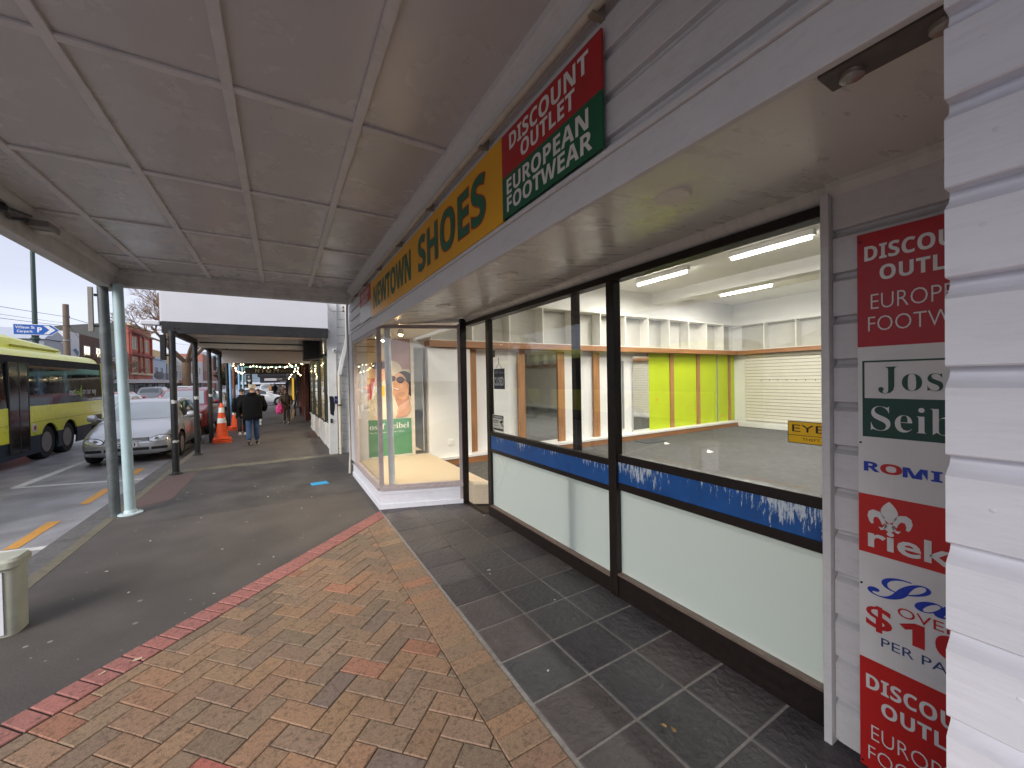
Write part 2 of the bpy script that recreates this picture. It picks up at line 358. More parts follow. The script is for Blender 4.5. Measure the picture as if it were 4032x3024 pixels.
# slate tiles in the entrance
SLM = mat('riven slate', (.05, .05, .055), .5, .2, 9, .0, 20, vcol=True, spec=.45, dirt=.35, ds=4, dcol=(.10, .095, .09))
n = SLM.node_tree.nodes; lk = SLM.node_tree.links.new
co = n['Texture Coordinate'].outputs['Object']
a = n.new('ShaderNodeTexNoise'); a.inputs['Scale'].default_value = 3.4; a.inputs['Detail'].default_value = 5; a.inputs['Distortion'].default_value = .5; lk(co, a.inputs['Vector'])
b = n.new('ShaderNodeMath'); b.operation = 'MULTIPLY'; b.inputs[1].default_value = 9; lk(a.outputs[0], b.inputs[0])
c = n.new('ShaderNodeMath'); c.operation = 'FLOOR'; lk(b.outputs[0], c.inputs[0])
d = n.new('ShaderNodeMath'); d.operation = 'MULTIPLY_ADD'; d.inputs[1].default_value = .5; lk(c.outputs[0], d.inputs[0])
e = n.new('ShaderNodeTexNoise'); e.inputs['Scale'].default_value = 30; e.inputs['Detail'].default_value = 6; lk(co, e.inputs['Vector']); lk(e.outputs[0], d.inputs[2])
bp = n.new('ShaderNodeBump'); bp.inputs['Strength'].default_value = .55; bp.inputs['Distance'].default_value = .022; lk(d.outputs[0], bp.inputs['Height']); lk(bp.outputs[0], n['Principled BSDF'].inputs['Normal'])
g = MB(); xs = [1.074, 1.452, 1.815, 2.172]; yl = [1.319-.342*k for k in range(12, 0, -1)]+[1.319, 1.663, 2.002, 2.334, 2.67, 3.005, 3.34, 3.675, 4.01, 4.345, 4.68, 5.02, 5.3]
for i in range(3):
    for k in range(len(yl)-1):
        poly = [(xs[i], yl[k]), (xs[i+1], yl[k]), (xs[i+1], yl[k+1]), (xs[i], yl[k+1])]
        poly = clip(poly, .35, 1, 5.22+.35*1.09)      # stops along the display window
        if len(poly) < 3: continue
        cc = lin(random.choice(('#3a393e', '#3f3e40', '#353439', '#413e3f', '#3b3c3e', '#464242')))
        paver(g, poly, .013, .007 if yl[k] < 2.6 else .0032, jit(tuple(v*1.12 for v in cc), .12), .001)
struct(g, 'slate_paving', SLM)
g = MB(); g.poly([(1.055, -4, .007), (2.2, -4, .007), (2.2, 4.87, .007), (1.055, 5.24, .007)]); struct(g, 'slate_grout', mat('grout', (.27, .25, .235), .85, .25, 40, dirt=.4, ds=6))
# ------------------------------------------------------------------ the shoe shop
LIL = mat('lilac grey paint', (.60, .59, .605), .5, .05, 5, .12, 40, dirt=.4, ds=26, dcol=(.34, .32, .32), stretch=(1, .6, 1.4), d2=.72)
LILB = mat('lilac weatherboard paint', (.73, .73, .79), .42, .05, 5, .22, 26, dirt=.4, ds=16, dcol=(.45, .44, .45), stretch=(1, .35, 2.2), d2=.72)
SILL = mat('mauve sill paint', (.42, .36, .36), .5, .12, 20, dirt=.4, ds=6, dcol=(.15, .12, .12))
SOFP = mat('soffit gloss paint', (.64, .62, .595), .30, .04, 3, .05, 8, spec=.45, stretch=(1, 4, 1))
BRN = mat('dark bronze aluminium', (.014, .010, .0085), .42, .3, 30, spec=.3, dirt=.2, ds=14, dcol=(.04, .03, .027))
BRNL = mat('worn bronze ledge', (.15, .105, .085), .5, .2, 25)
WHT = mat('white interior paint', (.80, .79, .77), .6, .03, 2, .03, 20)
CEIL = mat('ceiling paint', (.82, .80, .76), .8, .03)
TIM = mat('varnished timber', (.40, .195, .08), .4, .28, 3, .1, 60, stretch=(6, 6, .5), spec=.5)
TIMH = mat('varnished timber rail', (.33, .15, .062), .4, .25, 3, .1, 60, stretch=(.5, .5, 7), spec=.5)
GRN = mat('lime green panel', (.50, .62, .02), .45, .05, 3)
MIR = mat('mirror', (.85, .87, .87), .02, .02, metal=1.0)
CARP = mat('grey loop carpet', (.095, .093, .09), .95, .5, 9, .5, 150, stretch=(4, .8, 1), dirt=.75, ds=6, dcol=(.05, .048, .047))
BEI = mat('beige carpet', (.55, .46, .34), .95, .14, 60, .5, 220)
BLK = mat('black print', (.012, .012, .014), .4)
GLS = glass('window glass', (.985, .995, .985))
shop = thing('shoe_shop', 'lilac grey weatherboard shoe shop with brown framed glass front and empty lit interior', 'shop', (2.2, 2.5, 0))
def wallbox(name, m, *b, **k): return MB().box(*b).build(name, m, shop, **k)
# fascia above the recess
g = MB(); boards_x(g, 1.084, .217, 7.47, 2.52, 3.40, .162, .06, .024); g.build('fascia_boards', LIL, shop)
g = MB(); g.box(1.070, 1.096, .217, 7.47, 2.372, 2.505); g.box(1.058, 1.084, .217, 7.47, 2.505, 2.527); g.build('fascia_beam', LIL, shop, bevel=.004)
g = MB(); g.prism([(1.0, .217, 3.248), (1.084, .217, 3.248), (1.084, .217, 3.10), (1.066, .217, 3.12), (1.06, .217, 3.16), (1.035, .217, 3.19), (1.005, .217, 3.215)], (0, 7.2, 0)); g.build('cornice', LIL, shop)
# recess soffit (slopes up to the glass) with trim
g = MB(); g.prism([(1.096, .0, 2.392), (2.19, .0, 2.525), (2.19, 0, 2.56), (1.096, 0, 2.43)], (0, 4.88, 0)); g.prism([(1.096, 4.88, 2.392), (2.17, 4.88, 2.522), (2.17, 4.88, 2.56), (1.096, 4.88, 2.43)], (0, .36, 0)); g.build('recess_soffit', SOFP, shop)
g = MB(); g.prism([(2.13, .76, 2.50), (2.19, .76, 2.448), (2.19, .76, 2.525), (2.13, .76, 2.518)], (0, 4.1, 0)); g.prism([(2.09, -.5, 2.49), (2.12, -.5, 2.46), (2.12, -.5, 2.52), (2.09, -.5, 2.513)], (0, 1.28, 0)); g.build('soffit_trim', SOFP, shop)
# sign wall and jamb beside the glass
g = MB(); boards_x(g, 2.12, -1.2, .764, -.02, 2.5, .19, .09, .034); g.build('side_wall_boards', LIL, shop)
wallbox('jamb', LIL, 2.085, 2.30, .766, .797, 0, 2.47, bevel=.003)
# pillar of white boards close to the camera
g = MB(); boards_x(g, 1.084, -3.2, .217, -.02, 4.2, .1675, .09, .034); g.box(1.174, 2.1, .13, .20, 0, 3.3); g.build('near_pillar', LILB, shop, smooth=True)
for y, z in ((.155, 2.09), (.17, 1.93), (.10, 1.63), (.16, 1.42), (.07, 1.30), (.13, 1.10), (.05, 1.76), (.12, .90), (.17, 2.26), (.09, .74)): MB().lathe([(.0045, -.0012), (.0035, -.002), (.001, -.0022)], (1.085, y, z+.01), 10, 'x').build('nail_head', LILB, shop, smooth=True)
# display window: stall riser, sill, frame, glazing
DA, DB = Vector((1.084, 5.25, 0)), Vector((2.10, 4.872, 0)); dx = (DB-DA).normalized(); dnn = Vector((dx.y, -dx.x, 0))  # outward normal, toward the camera
def side(a, t0, t1, z0, z1, mb):  # slab along the angled side, a = outward offset
    p, q = DA+dnn*a, DB+dnn*a
    mb.prism([p+ZP*z0, q+ZP*z0, q+ZP*z1, p+ZP*z1], -dnn*(t1-t0))
g = MB(); g.box(1.084, 1.15, 5.25, 7.47, 0, .25); side(0, 0, .06, 0, .25, g); g.box(1.07, 1.084, 5.24, 7.47, 0, .07); side(.014, 0, .014, 0, .07, g); g.box(1.074, 1.084, 5.244, 7.47, .20, .225); side(.01, 0, .01, .20, .225, g)
g.build('stall_riser', LILB, shop)
g = MB(); g.box(1.06, 1.16, 5.25, 7.47, .25, .285); side(.024, 0, .1, .25, .285, g); g.build('window_sill', SILL, shop)
g = MB(); g.box(1.078, 1.13, 5.235, 5.285, .285, 2.37); g.box(1.078, 1.13, 7.10, 7.16, .285, 2.37); g.box(1.078, 1.13, 5.285, 7.10, 2.32, 2.37); g.box(1.078, 1.13, 5.285, 7.10, .285, .315)
side(.004, 0, .05, .285, .315, g); side(.004, 0, .05, 2.37, 2.415, g); p = DB+dnn*.01; q = p-dx*.05; g.prism([p, q, q-dnn*.06, p-dnn*.06], (0, 0, 2.43)); g.build('display_frame', SILL, shop)
g = MB(); g.box(1.10, 1.106, 5.285, 7.10, .315, 2.32); g.build('display_pane', GLS, shop)
g = MB(); a, b = DA+dx*.03-dnn*.02, DB-dx*.05-dnn*.02; g.prism([a+ZP*.315, b+ZP*.315, b+ZP*2.40, a+ZP*2.36], -dnn*.006); g.build('display_side_pane', GLS, shop)
wallbox('end_wall', LIL, 1.06, 1.30, 7.16, 7.47, .25, 2.52)
wallbox('outer_end_wall', LIL, 1.15, 13, 7.50, 7.62, 0, 4.2)
# display floor, ceiling
g = MB(); g.prism([(1.15, 7.2, .02), (1.15, 5.27, .02), (2.16, 4.90, .02), (2.16, 4.70, .02), (2.40, 4.55, .02), (2.40, 7.2, .02)], (0, 0, .28)); g.build('display_floor', BEI, shop, bevel=.02)
g = MB(); g.prism([(1.14, 7.2, 2.42), (1.14, 5.27, 2.42), (2.12, 4.90, 2.46), (2.12, 7.2, 2.46)], (0, 0, .04)); g.build('display_ceiling', WHT, shop)
wallbox('poster_wall', WHT, 1.16, 2.10, 7.22, 7.30, .3, 2.6)
# brown aluminium shopfront, plane X = 2.19
g = MB(); g.box(2.085, 2.165, 4.84, 4.90, -.01, 2.50); g.build('door_post', BRN, shop, bevel=.004)
g = MB(); g.box(2.17, 2.23, 4.20, 4.285, 0, 2.40); g.box(2.15, 2.25, .80, 4.84, 2.40, 2.452); g.box(2.15, 2.225, 2.122, 2.20, -.01, 2.40)
g.box(2.17, 2.23, 2.20, 4.20, .994, 1.046); g.box(2.17, 2.23, 2.20, 4.20, .797, .838); g.box(2.17, 2.23, .80, 2.122, 1.036, 1.094); g.box(2.17, 2.23, .80, 2.122, .828, .882)
g.box(2.165, 2.24, 2.20, 4.20, 0, .135); g.box(2.165, 2.24, .80, 2.122, 0, .18); g.build('shopfront_frame', BRN, shop, bevel=.004)
g = MB(); g.box(2.155, 2.24, 2.20, 4.20, .135, .15); g.box(2.155, 2.24, .80, 2.122, .18, .194); g.build('frame_ledge', BRNL, shop)
g = MB(); g.box(2.27, 2.325, 2.70, 2.765, 0, 2.45); g.build('inner_post', BRN, shop, bevel=.004)
MB().box(2.20, 2.206, 2.20, 4.20, 1.046, 2.40).build('window_pane', GLS, shop)
MB().box(2.20, 2.206, .80, 2.122, 1.094, 2.40).build('window_pane', GLS, shop)
# faded blue bands
BLU = mat('faded blue band', (.012, .085, .30), .45, .22, 7, spec=.4)
n = BLU.node_tree.nodes; lk = BLU.node_tree.links.new; bs_ = n['Principled BSDF']; src = bs_.inputs['Base Color'].links[0].from_socket; co = n['Texture Coordinate'].outputs['Object']
mpn = n.new('ShaderNodeMapping'); mpn.inputs['Scale'].default_value = (1, 34, 5); lk(co, mpn.inputs[0])
nz2 = n.new('ShaderNodeTexNoise'); nz2.inputs['Scale'].default_value = 1.6; nz2.inputs['Detail'].default_value = 7; nz2.inputs['Roughness'].default_value = .75; lk(mpn.outputs[0], nz2.inputs['Vector'])
big = n.new('ShaderNodeTexNoise'); big.inputs['Scale'].default_value = 2.2; lk(co, big.inputs['Vector'])
sx = n.new('ShaderNodeSeparateXYZ'); lk(co, sx.inputs[0])
hz = n.new('ShaderNodeMapRange'); hz.inputs[1].default_value = .86; hz.inputs[2].default_value = 1.02; hz.inputs[3].default_value = -.10; hz.inputs[4].default_value = .10; lk(sx.outputs['Z'], hz.inputs[0])
ad = n.new('ShaderNodeMath'); lk(nz2.outputs[0], ad.inputs[0]); lk(hz.outputs[0], ad.inputs[1])
ad2 = n.new('ShaderNodeMath'); ad2.operation = 'MULTIPLY_ADD'; ad2.inputs[1].default_value = .55; lk(big.outputs[0], ad2.inputs[0]); lk(ad.outputs[0], ad2.inputs[2])
th = n.new('ShaderNodeMapRange'); th.inputs[1].default_value = .875; th.inputs[2].default_value = .92; lk(ad2.outputs[0], th.inputs[0])
mm = n.new('ShaderNodeMix'); mm.data_type = 'RGBA'; lk(th.outputs[0], mm.inputs[0]); lk(src, mm.inputs[6]); mm.inputs[7].default_value = (.52, .60, .66, 1); lk(mm.outputs[2], bs_.inputs['Base Color'])
g = MB(); g.box(2.178, 2.22, 2.20, 4.20, .838, .994); g.build('blue_band', BLU, shop); g = MB(); g.box(2.178, 2.22, .80, 2.122, .882, 1.036); g.build('blue_band', BLU, shop)
# frosted lower glass
FR = bpy.data.materials.new('frosted glass'); FR.use_nodes = True; n = FR.node_tree.nodes; n.clear(); lk = FR.node_tree.links.new
tl = n.new('ShaderNodeBsdfTranslucent'); tl.inputs[0].default_value = (.80, .90, .87, 1); df = n.new('ShaderNodeBsdfDiffuse'); df.inputs[0].default_value = (.60, .71, .73, 1)
gl = n.new('ShaderNodeBsdfGlossy'); gl.inputs['Roughness'].default_value = .25; rf = n.new('ShaderNodeBsdfRefraction'); rf.inputs['Roughness'].default_value = .45; rf.inputs['IOR'].default_value = 1.02; rf.inputs[0].default_value = (.8, .9, .88, 1)
m1 = n.new('ShaderNodeMixShader'); m1.inputs[0].default_value = .5; lk(tl.outputs[0], m1.inputs[1]); lk(df.outputs[0], m1.inputs[2])
m2 = n.new('ShaderNodeMixShader'); m2.inputs[0].default_value = .30; lk(m1.outputs[0], m2.inputs[1]); lk(rf.outputs[0], m2.inputs[2])
m3 = n.new('ShaderNodeMixShader'); m3.inputs[0].default_value = .05; lk(m2.outputs[0], m3.inputs[1]); lk(gl.outputs[0], m3.inputs[2]); oo = n.new('ShaderNodeOutputMaterial'); lk(m3.outputs[0], oo.inputs[0])
fp = MB().add([(2.20, 2.20, .15), (2.20, 4.20, .15), (2.20, 4.20, .797), (2.20, 2.20, .797)], [(0, 1, 2, 3)]).build('frosted_pane', FR, shop, label='cracked frosted glass panel')
CRK = mat('crack line', (.75, .8, .8), .4); g = MB()
def crack(pts, r):
    g.tube([(2.196, a, b) for a, b in pts], r, 5)
crack([(4.06, .795), (3.98, .70), (3.905, .615)], .006); crack([(4.04, .795), (3.97, .72), (3.905, .615)], .0035); crack([(3.905, .615), (3.80, .60), (3.66, .63), (3.55, .70), (3.45, .78)], .0028)
crack([(3.905, .615), (4.02, .42), (4.12, .27), (4.18, .18)], .0026); crack([(3.905, .615), (3.86, .70), (3.83, .795)], .0022); g.build('crack', CRK, fp)
MB().add([(2.20, .80, .194), (2.20, 2.122, .194), (2.20, 2.122, .828), (2.20, .80, .828)], [(0, 1, 2, 3)]).build('frosted_pane', FR, shop)
g = MB(); g.box(2.10, 2.34, 4.31, 4.835, 0, .016); g.box(2.14, 2.18, 4.31, 4.835, .016, .024); g.build('threshold', BRN, shop)
# room: floor, walls, ceiling
g = MB(); g.box(2.34, 13.1, -7, 7.45, -.05, .012); g.box(2.17, 2.34, 4.31, 4.835, -.05, .003); g.build('carpet', CARP, shop)
CZ = 3.98
wallbox('room_ceiling', CEIL, 2.3, 13.2, -7, 7.5, CZ, CZ+.1)
wallbox('left_room_wall', WHT, 2.1, 13.2, 7.42, 7.49, 0, CZ)
wallbox('back_room_wall', WHT, 12.98, 13.1, -7, 7.42, 0, CZ)
wallbox('right_room_wall', WHT, 2.3, 13.1, -7.1, -7, 0, CZ)
wallbox('inner_front_wall', WHT, 2.26, 2.34, -7, 7.42, 2.46, CZ); wallbox('inner_front_wall', WHT, 2.26, 2.34, -7, .766, 0, 2.46)
wallbox('ceiling_beam', WHT, 9.05, 9.35, -7, 7.42, 3.69, CZ)
wallbox('roof', LIL, 1.09, 13.2, -7.1, 7.5, 4.12, 4.25)
# left wall: plinth, timber strips, mirrors, green panels
g = MB(); g.box(2.42, 12.72, 7.13, 7.42, .012, .135); g.build('plinth', TIMH, shop); g = MB(); g.box(2.42, 12.74, 7.115, 7.42, .135, .18); g.build('plinth_top', WHT, shop)
def wy(x0, x1, z0, z1, m, name, y=7.40, t=.02): return MB().box(x0, x1, y-t, y, z0, z1).build(name, m, shop)
wy(2.42, 3.30, .18, 2.30, WHT, 'wall_panel', 7.25, .04)
for x0, x1 in ((3.32, 3.50), (4.52, 4.70), (5.62, 5.82), (6.74, 6.94)): wy(x0, x1, .18, 2.30, TIM, 'timber_strip', 7.40, .05)
wy(2.12, 2.42, .3, 2.3, MIR, 'mirror', 7.41, .02); wy(4.70, 5.62, .18, 2.22, MIR, 'mirror', 7.40, .02); wy(8.17, 8.80, .18, 2.22, MIR, 'mirror', 7.40, .02)
wy(7.78, 7.83, .3, 2.1, mat('grey channel', (.3, .3, .3), .4), 'shelf_channel', 7.40, .02)
for x0, x1 in ((8.80, 9.68), (9.84, 10.92), (11.08, 11.98), (12.02, 12.60), (12.72, 12.97)): wy(x0, x1, .18, 2.33, GRN, 'green_panel', 7.40, .02)
for x0, x1 in ((9.68, 9.84), (10.92, 11.08), (12.60, 12.72)): wy(x0, x1, .18, 2.33, TIM, 'timber_strip', 7.40, .05)
wy(11.98, 12.02, .18, 2.33, mat('grey channel', (.3, .3, .3), .4), 'shelf_channel', 7.40, .04)
# back wall: slatwall
g = MB(); y0, y1 = -6.9, 7.0; z = .20
while z < 2.30: g.box(12.92, 12.98, y0, y1, z+.013, z+.10); z += .1
g.build('slatwall', mat('slatwall', (.74, .70, .62), .5, .04, 3), shop); MB().box(12.95, 12.985, y0, y1, .2, 2.3).build('slatwall_groove', mat('slat groove', (.22, .20, .18), .7), shop)
g = MB(); g.box(12.74, 12.98, -6.9, 7.13, .012, .16); g.build('back_plinth', WHT, shop)
# timber rail and box shelves on both walls
g = MB(); g.box(2.42, 12.75, 7.10, 7.42, 2.32, 2.44); g.box(12.70, 12.98, -6.9, 7.10, 2.32, 2.44); g.build('timber_rail', TIMH, shop)
g = MB(); g.box(2.42, 12.75, 7.10, 7.42, 3.24, 3.27); g.box(12.70, 12.98, -6.9, 7.10, 3.24, 3.27); g.box(2.42, 12.98, 7.12, 7.42, 2.44, 2.46); g.box(12.72, 12.98, -6.9, 7.12, 2.44, 2.46)
x = 2.45
while x < 12.6: g.box(x, x+.03, 7.105, 7.42, 2.46, 3.24); x += .86
y = 6.3
while y > -6.8: g.box(12.705, 12.98, y, y+.03, 2.46, 3.24); y -= .86
MB().box(2.45, 12.7, 7.395, 7.405, 2.46, 3.24).box(12.955, 12.965, -6.9, 7.1, 2.46, 3.24).build('shelf_back', mat('shelf back', (.50, .485, .44), .6, .05), shop)
g.build('box_shelf', mat('shelf board', (.72, .70, .64), .5, .04), shop)
g = MB(); g.box(2.80, 2.90, 7.195, 7.212, .40, .50); g.build('power_socket', WHT, shop)
STK = mat('orange sticker', (.75, .42, .04), .5)
for x, z in ((9.05, .99), (10.85, .62), (12.19, .33)): MB().box(x, x+.10, 7.372, 7.379, z, z+.05).build('leftover_label', STK, shop)
g = MB()
for k in range(7): g.box(12.905, 12.919, 6.5-.24*k, 6.515-.24*k, 1.47, 1.50)
g.build('hook_mark', mat('hook grey', (.18, .18, .17), .5), shop)
# ------------------------------------------------------------------ lamps that are lit
TUBE = emis('lit tube', (1, .96, .88), 14)
def ceiling_light(x, y, label, k=0):
    t = thing('ceiling_light', label, 'ceiling light', (x, y, CZ-.14), 0, 'fluorescent lights in the shop')
    MB().box(-.05, .05, -.68, .68, .04, .14).build('casing', WHT, t, local=True)
    MB().tube([(0, -.64, 0), (0, .64, 0)], .019, 8).build('tube', TUBE, t, local=True, smooth=True)
    l = bpy.data.lights.new('tube_glow', 'AREA'); l.shape = 'RECTANGLE'; l.size = .12; l.size_y = 1.3; l.energy = 34; l.color = (1, .955, .875)
    lo = bpy.data.objects.new('tube_glow', l); COL.objects.link(lo); lo.location = (0, 0, -.03); lo.parent = t
ceiling_light(7.33, 3.55, 'lit fluorescent tube nearest the window, top right of the big pane')
ceiling_light(7.35, 5.80, 'lit fluorescent tube left of the nearest one, seen by the brown mullion')
ceiling_light(10.4, 5.62, 'lit fluorescent tube farther back, below and between the two near tubes')
ceiling_light(10.4, 3.0, 'lit fluorescent tube cut by the right edge of the big pane')
ceiling_light(7.33, 1.2, 'lit fluorescent tube hidden to the right behind the jamb')
ceiling_light(4.3, 3.4, 'lit fluorescent tube just inside the shopfront above the door')
WARM = emis('warm lamp', (1, .72, .35), 30)
for x, y, lab in ((1.50, 5.65, 'warm lit downlight at the corner of the display window ceiling'), (1.45, 6.55, 'small warm downlight in the display ceiling nearer the poster'), (1.28, 6.15, 'faint downlight over the street side display glass')):
    t = thing('display_downlight', lab, 'downlight', (x, y, 2.345), 0, 'downlights in the display window')
    MB().lathe([(.035, 0), (.05, 0), (.05, .014), (.035, .014), (.03, .075)], n=20).build('rim', SOFP, t, local=True); MB().lathe([(.034, .004), (.034, .010)], n=16).lathe([(.001, -.022), (.018, -.018), (.028, -.006), (.03, .003)], n=14).build('lamp', WARM, t, local=True)
    l = bpy.data.lights.new('display_glow', 'SPOT'); l.energy = 26; l.spot_size = R(130); l.spot_blend = .6; l.color = (1, .80, .55); l.shadow_soft_size = .04
    lo = bpy.data.objects.new('display_glow', l); COL.objects.link(lo); lo.location = (0, 0, -.03); lo.parent = t
# unlit round downlights in the recess soffit
SR = mat('cream fitting', (.80, .77, .68), .5)
for y, lab in ((1.06, 'unlit round downlight in the recess soffit nearest the camera'), (2.43, 'unlit round downlight midway along the recess soffit'), (3.73, 'unlit round downlight in the recess soffit by the display window')):
    t = thing('soffit_downlight', lab, 'downlight', (1.42, y, 2.392+.324*.1216-.004), 0, 'downlights in the recess soffit')
    MB().lathe([(.052, -.012), (.070, -.010), (.075, .0), (.075, .02), (.052, .02)], n=28).build('rim', SR, t, local=True, smooth=True); MB().lathe([(.051, -.006), (.051, .01)], n=24).build('diffuser', mat('dull diffuser', (.66, .63, .54), .4), t, local=True)
t = thing('spotlight_plate', 'dark metal plate with two small unlit spot lamps in the soffit corner', 'light fitting', (1.165, .30, 2.378))
MB().box(-.05, .035, -.13, .13, .0, .02).build('plate', mat('grimy metal', (.10, .085, .075), .45, .3, 20), t, local=True, bevel=.003)
for y in (-.07, .08): MB().lathe([(.016, -.012), (.024, -.010), (.026, .0), (.016, .0)], (0, y, 0), 16).build('spot_lamp', mat('dull chrome', (.4, .36, .32), .25, metal=.8), t, local=True, smooth=True)
# ------------------------------------------------------------------ our verandah
VSO = mat('verandah soffit paint', (.53, .515, .525), .26, .04, 2.2, .04, 5, spec=.45)
VBT = mat('verandah batten paint', (.60, .585, .595), .4, .08, 6, dirt=.25, ds=7, dcol=(.25, .23, .21))
VBM = mat('verandah beam paint', (.55, .535, .53), .5, .12, 4, dirt=.5, ds=5, dcol=(.14, .13, .12))
ver = thing('verandah', 'street verandah over the near footpath with a battened grey soffit', 'verandah', (-.4, 2, 0))
g = MB(); g.box(-1.96, 1.084, -7, 7.36, 3.25, 3.29); g.build('soffit', VSO, ver)
for i, x in enumerate((-1.50, -.855, -.205, .435)): g = MB(); g.box(x-.026, x+.026, -7, 7.22, 3.228, 3.25); g.build('batten', VBT, ver, bevel=.004)
for y in (-5.2, -3.91, -2.62, -1.33, -.05, 1.24, 2.53, 3.82, 5.08, 6.42): g = MB(); g.box(-1.80, 1.0, y-.024, y+.024, 3.232, 3.2495); g.build('batten', VBT, ver, bevel=.004)
g = MB(); g.box(-1.96, 1.06, 7.22, 7.36, 3.03, 3.25); g.box(-1.94, 1.06, 7.18, 7.22, 3.12, 3.25); g.box(-1.94, 1.0, 7.13, 7.18, 3.20, 3.25); g.build('end_beam', VBM, ver, bevel=.006)
g = MB(); g.box(-2.0, -1.88, -7, 7.36, 2.97, 3.25); g.box(-1.88, -1.82, -7, 7.22, 3.14, 3.25); g.prism([(-2.14, -7, 3.16), (-2.0, -7, 2.99), (-2.0, -7, 3.38), (-2.14, -7, 3.38)], (0, 14.36, 0)); g.build('edge_beam', VBM, ver, bevel=.006)
g = MB(); g.box(-2.10, 1.08, -7, 7.40, 3.38, 3.44); g.box(-2.0, -1.9, 7.30, 7.40, 3.25, 3.38); g.box(-1.9, 1.08, 7.34, 7.40, 3.25, 3.38); g.build('light_block_roof', mat('galvanised light block', (.35, .36, .37), .5, metal=.3), ver)  # unseen roof slab, put in to block light from above
# conduit along the cornice with clips
t = thing('conduit', 'grey painted conduit clipped along the cornice above the yellow shop sign', 'pipe', (1.05, 4, 3.06))
MB().tube([(1.035, -.2, 3.055), (1.035, 7.40, 3.07), (1.045, 7.47, 3.03), (1.045, 7.50, 2.9), (1.045, 7.50, .35), (1.03, 7.46, .25), (1.02, 7.45, .05)], .019, 10).build('pipe', mat('conduit paint', (.50, .455, .40), .45, .12, 9), t, smooth=True)
for y in (.35, 1.1, 2.05, 3.0, 3.95, 4.9, 5.8, 6.6): g = MB(); g.box(1.03, 1.084, y-.012, y+.012, 3.03, 3.085); g.box(1.02, 1.06, y-.014, y+.014, 3.025, 3.036); g.build('clip', mat('rusty clip', (.26, .22, .18), .6), t)
t = thing('verandah_floodlight', 'small grey floodlight and tangled dark cable on the street edge of the verandah', 'light fitting', (-1.8, 4.9, 3.12))
MB().box(-1.86, -1.72, 5.02, 5.24, 3.08, 3.14).build('lamp_body', mat('grimy grey metal', (.22, .21, .20), .5), t, bevel=.01); MB().box(-1.85, -1.73, 5.12, 5.235, 3.072, 3.079).build('lens', mat('dull lens', (.5, .47, .42), .3), t)
MB().tube([(-1.84, 5.0, 3.12), (-1.86, 4.8, 3.06), (-1.83, 4.6, 3.10), (-1.86, 4.4, 3.05), (-1.84, 4.2, 3.12)], .014, 6).tube([(-1.80, 4.95, 3.14), (-1.78, 4.75, 3.10), (-1.83, 4.55, 3.08), (-1.80, 4.35, 3.13)], .012, 6).lathe([(.03, 0), (.04, .03), (.02, .06)], (-1.83, 4.62, 3.06), 10).build('cable', BLK, t, smooth=True)
# ------------------------------------------------------------------ painted fascia sign
RED = mat('sign red', (.40, .012, .018), .38, .08, 5, dirt=.15, ds=6, dcol=(.2, .02, .02)); DGR = mat('sign green', (.004, .10, .045), .38, .08, 5); YEL = mat('sign yellow', (.74, .36, .012), .4, .07, 3); SWH = mat('sign white', (.70, .69, .68), .4, .05, 8); BLK = mat('black print', (.012, .012, .014), .4)
SGN = mat('sign lettering green', (.01, .12, .06), .4)
SX1 = 1.067
sg = thing('shop_sign', 'long shop sign in yellow red and green along the fascia under the verandah', 'sign', (1.06, 3.7, 2.76))
MB().box(1.058, 1.068, 1.085, 1.848, 2.76, 2.985).build('sign_panel', RED, sg, label='red sign panel'); MB().box(1.058, 1.068, 1.085, 1.848, 2.542, 2.76).build('sign_panel', DGR, sg, label='green sign panel')
MB().box(1.058, 1.068, 1.848, 5.43, 2.53, 2.99).build('sign_panel', YEL, sg, label='yellow sign panel')
MB().box(1.058, 1.068, 5.43, 6.26, 2.78, 3.0).build('sign_panel', RED, sg, label='far red sign panel'); MB().box(1.058, 1.068, 5.43, 6.26, 2.545, 2.78).build('sign_panel', mat('pale reflection panel', (.42, .44, .44), .35, .08, 9), sg, label='sign panel with a pale reflection painted in')  # pale reflection at the far end painted as the lower panel's colour
X0 = 1.0565
def ft(b, y, z, w, h, m, **k): return text(sansb(b), sg, m, (X0-.001*k.pop('n', 0), y, z), YM, ZP, w, h, **k)
ft('DISCOUNT', 1.765, 2.875, .61, .085, SWH, bold=.006); ft('OUTLET', 1.655, 2.785, .415, .08, SWH, bold=.006)
ft('EUROPEAN', 1.80, 2.655, .64, .082, SWH, bold=.006); ft('FOOTWEAR', 1.80, 2.565, .66, .08, SWH, bold=.006)
ft('DISCOUNT', 6.16, 2.89, .60, .075, SWH, bold=.006); ft('OUTLET', 6.05, 2.80, .40, .07, SWH, bold=.006)
ft('NEWTOWN', 5.265, 2.62, 1.69, .275, SGN, bold=.006, n=1); ft('NEWTOWN', 5.265, 2.62, 1, 1, mat('lettering dark outline', (.20, .03, .012), .4), bold=.022, fit=LASTFIT)
ft('SHOES', 3.35, 2.618, 1.30, .294, SGN, bold=.008, n=1); ft('SHOES', 3.35, 2.618, 1, 1, mat('lettering red outline', (.42, .012, .012), .4), bold=.028, fit=LASTFIT)
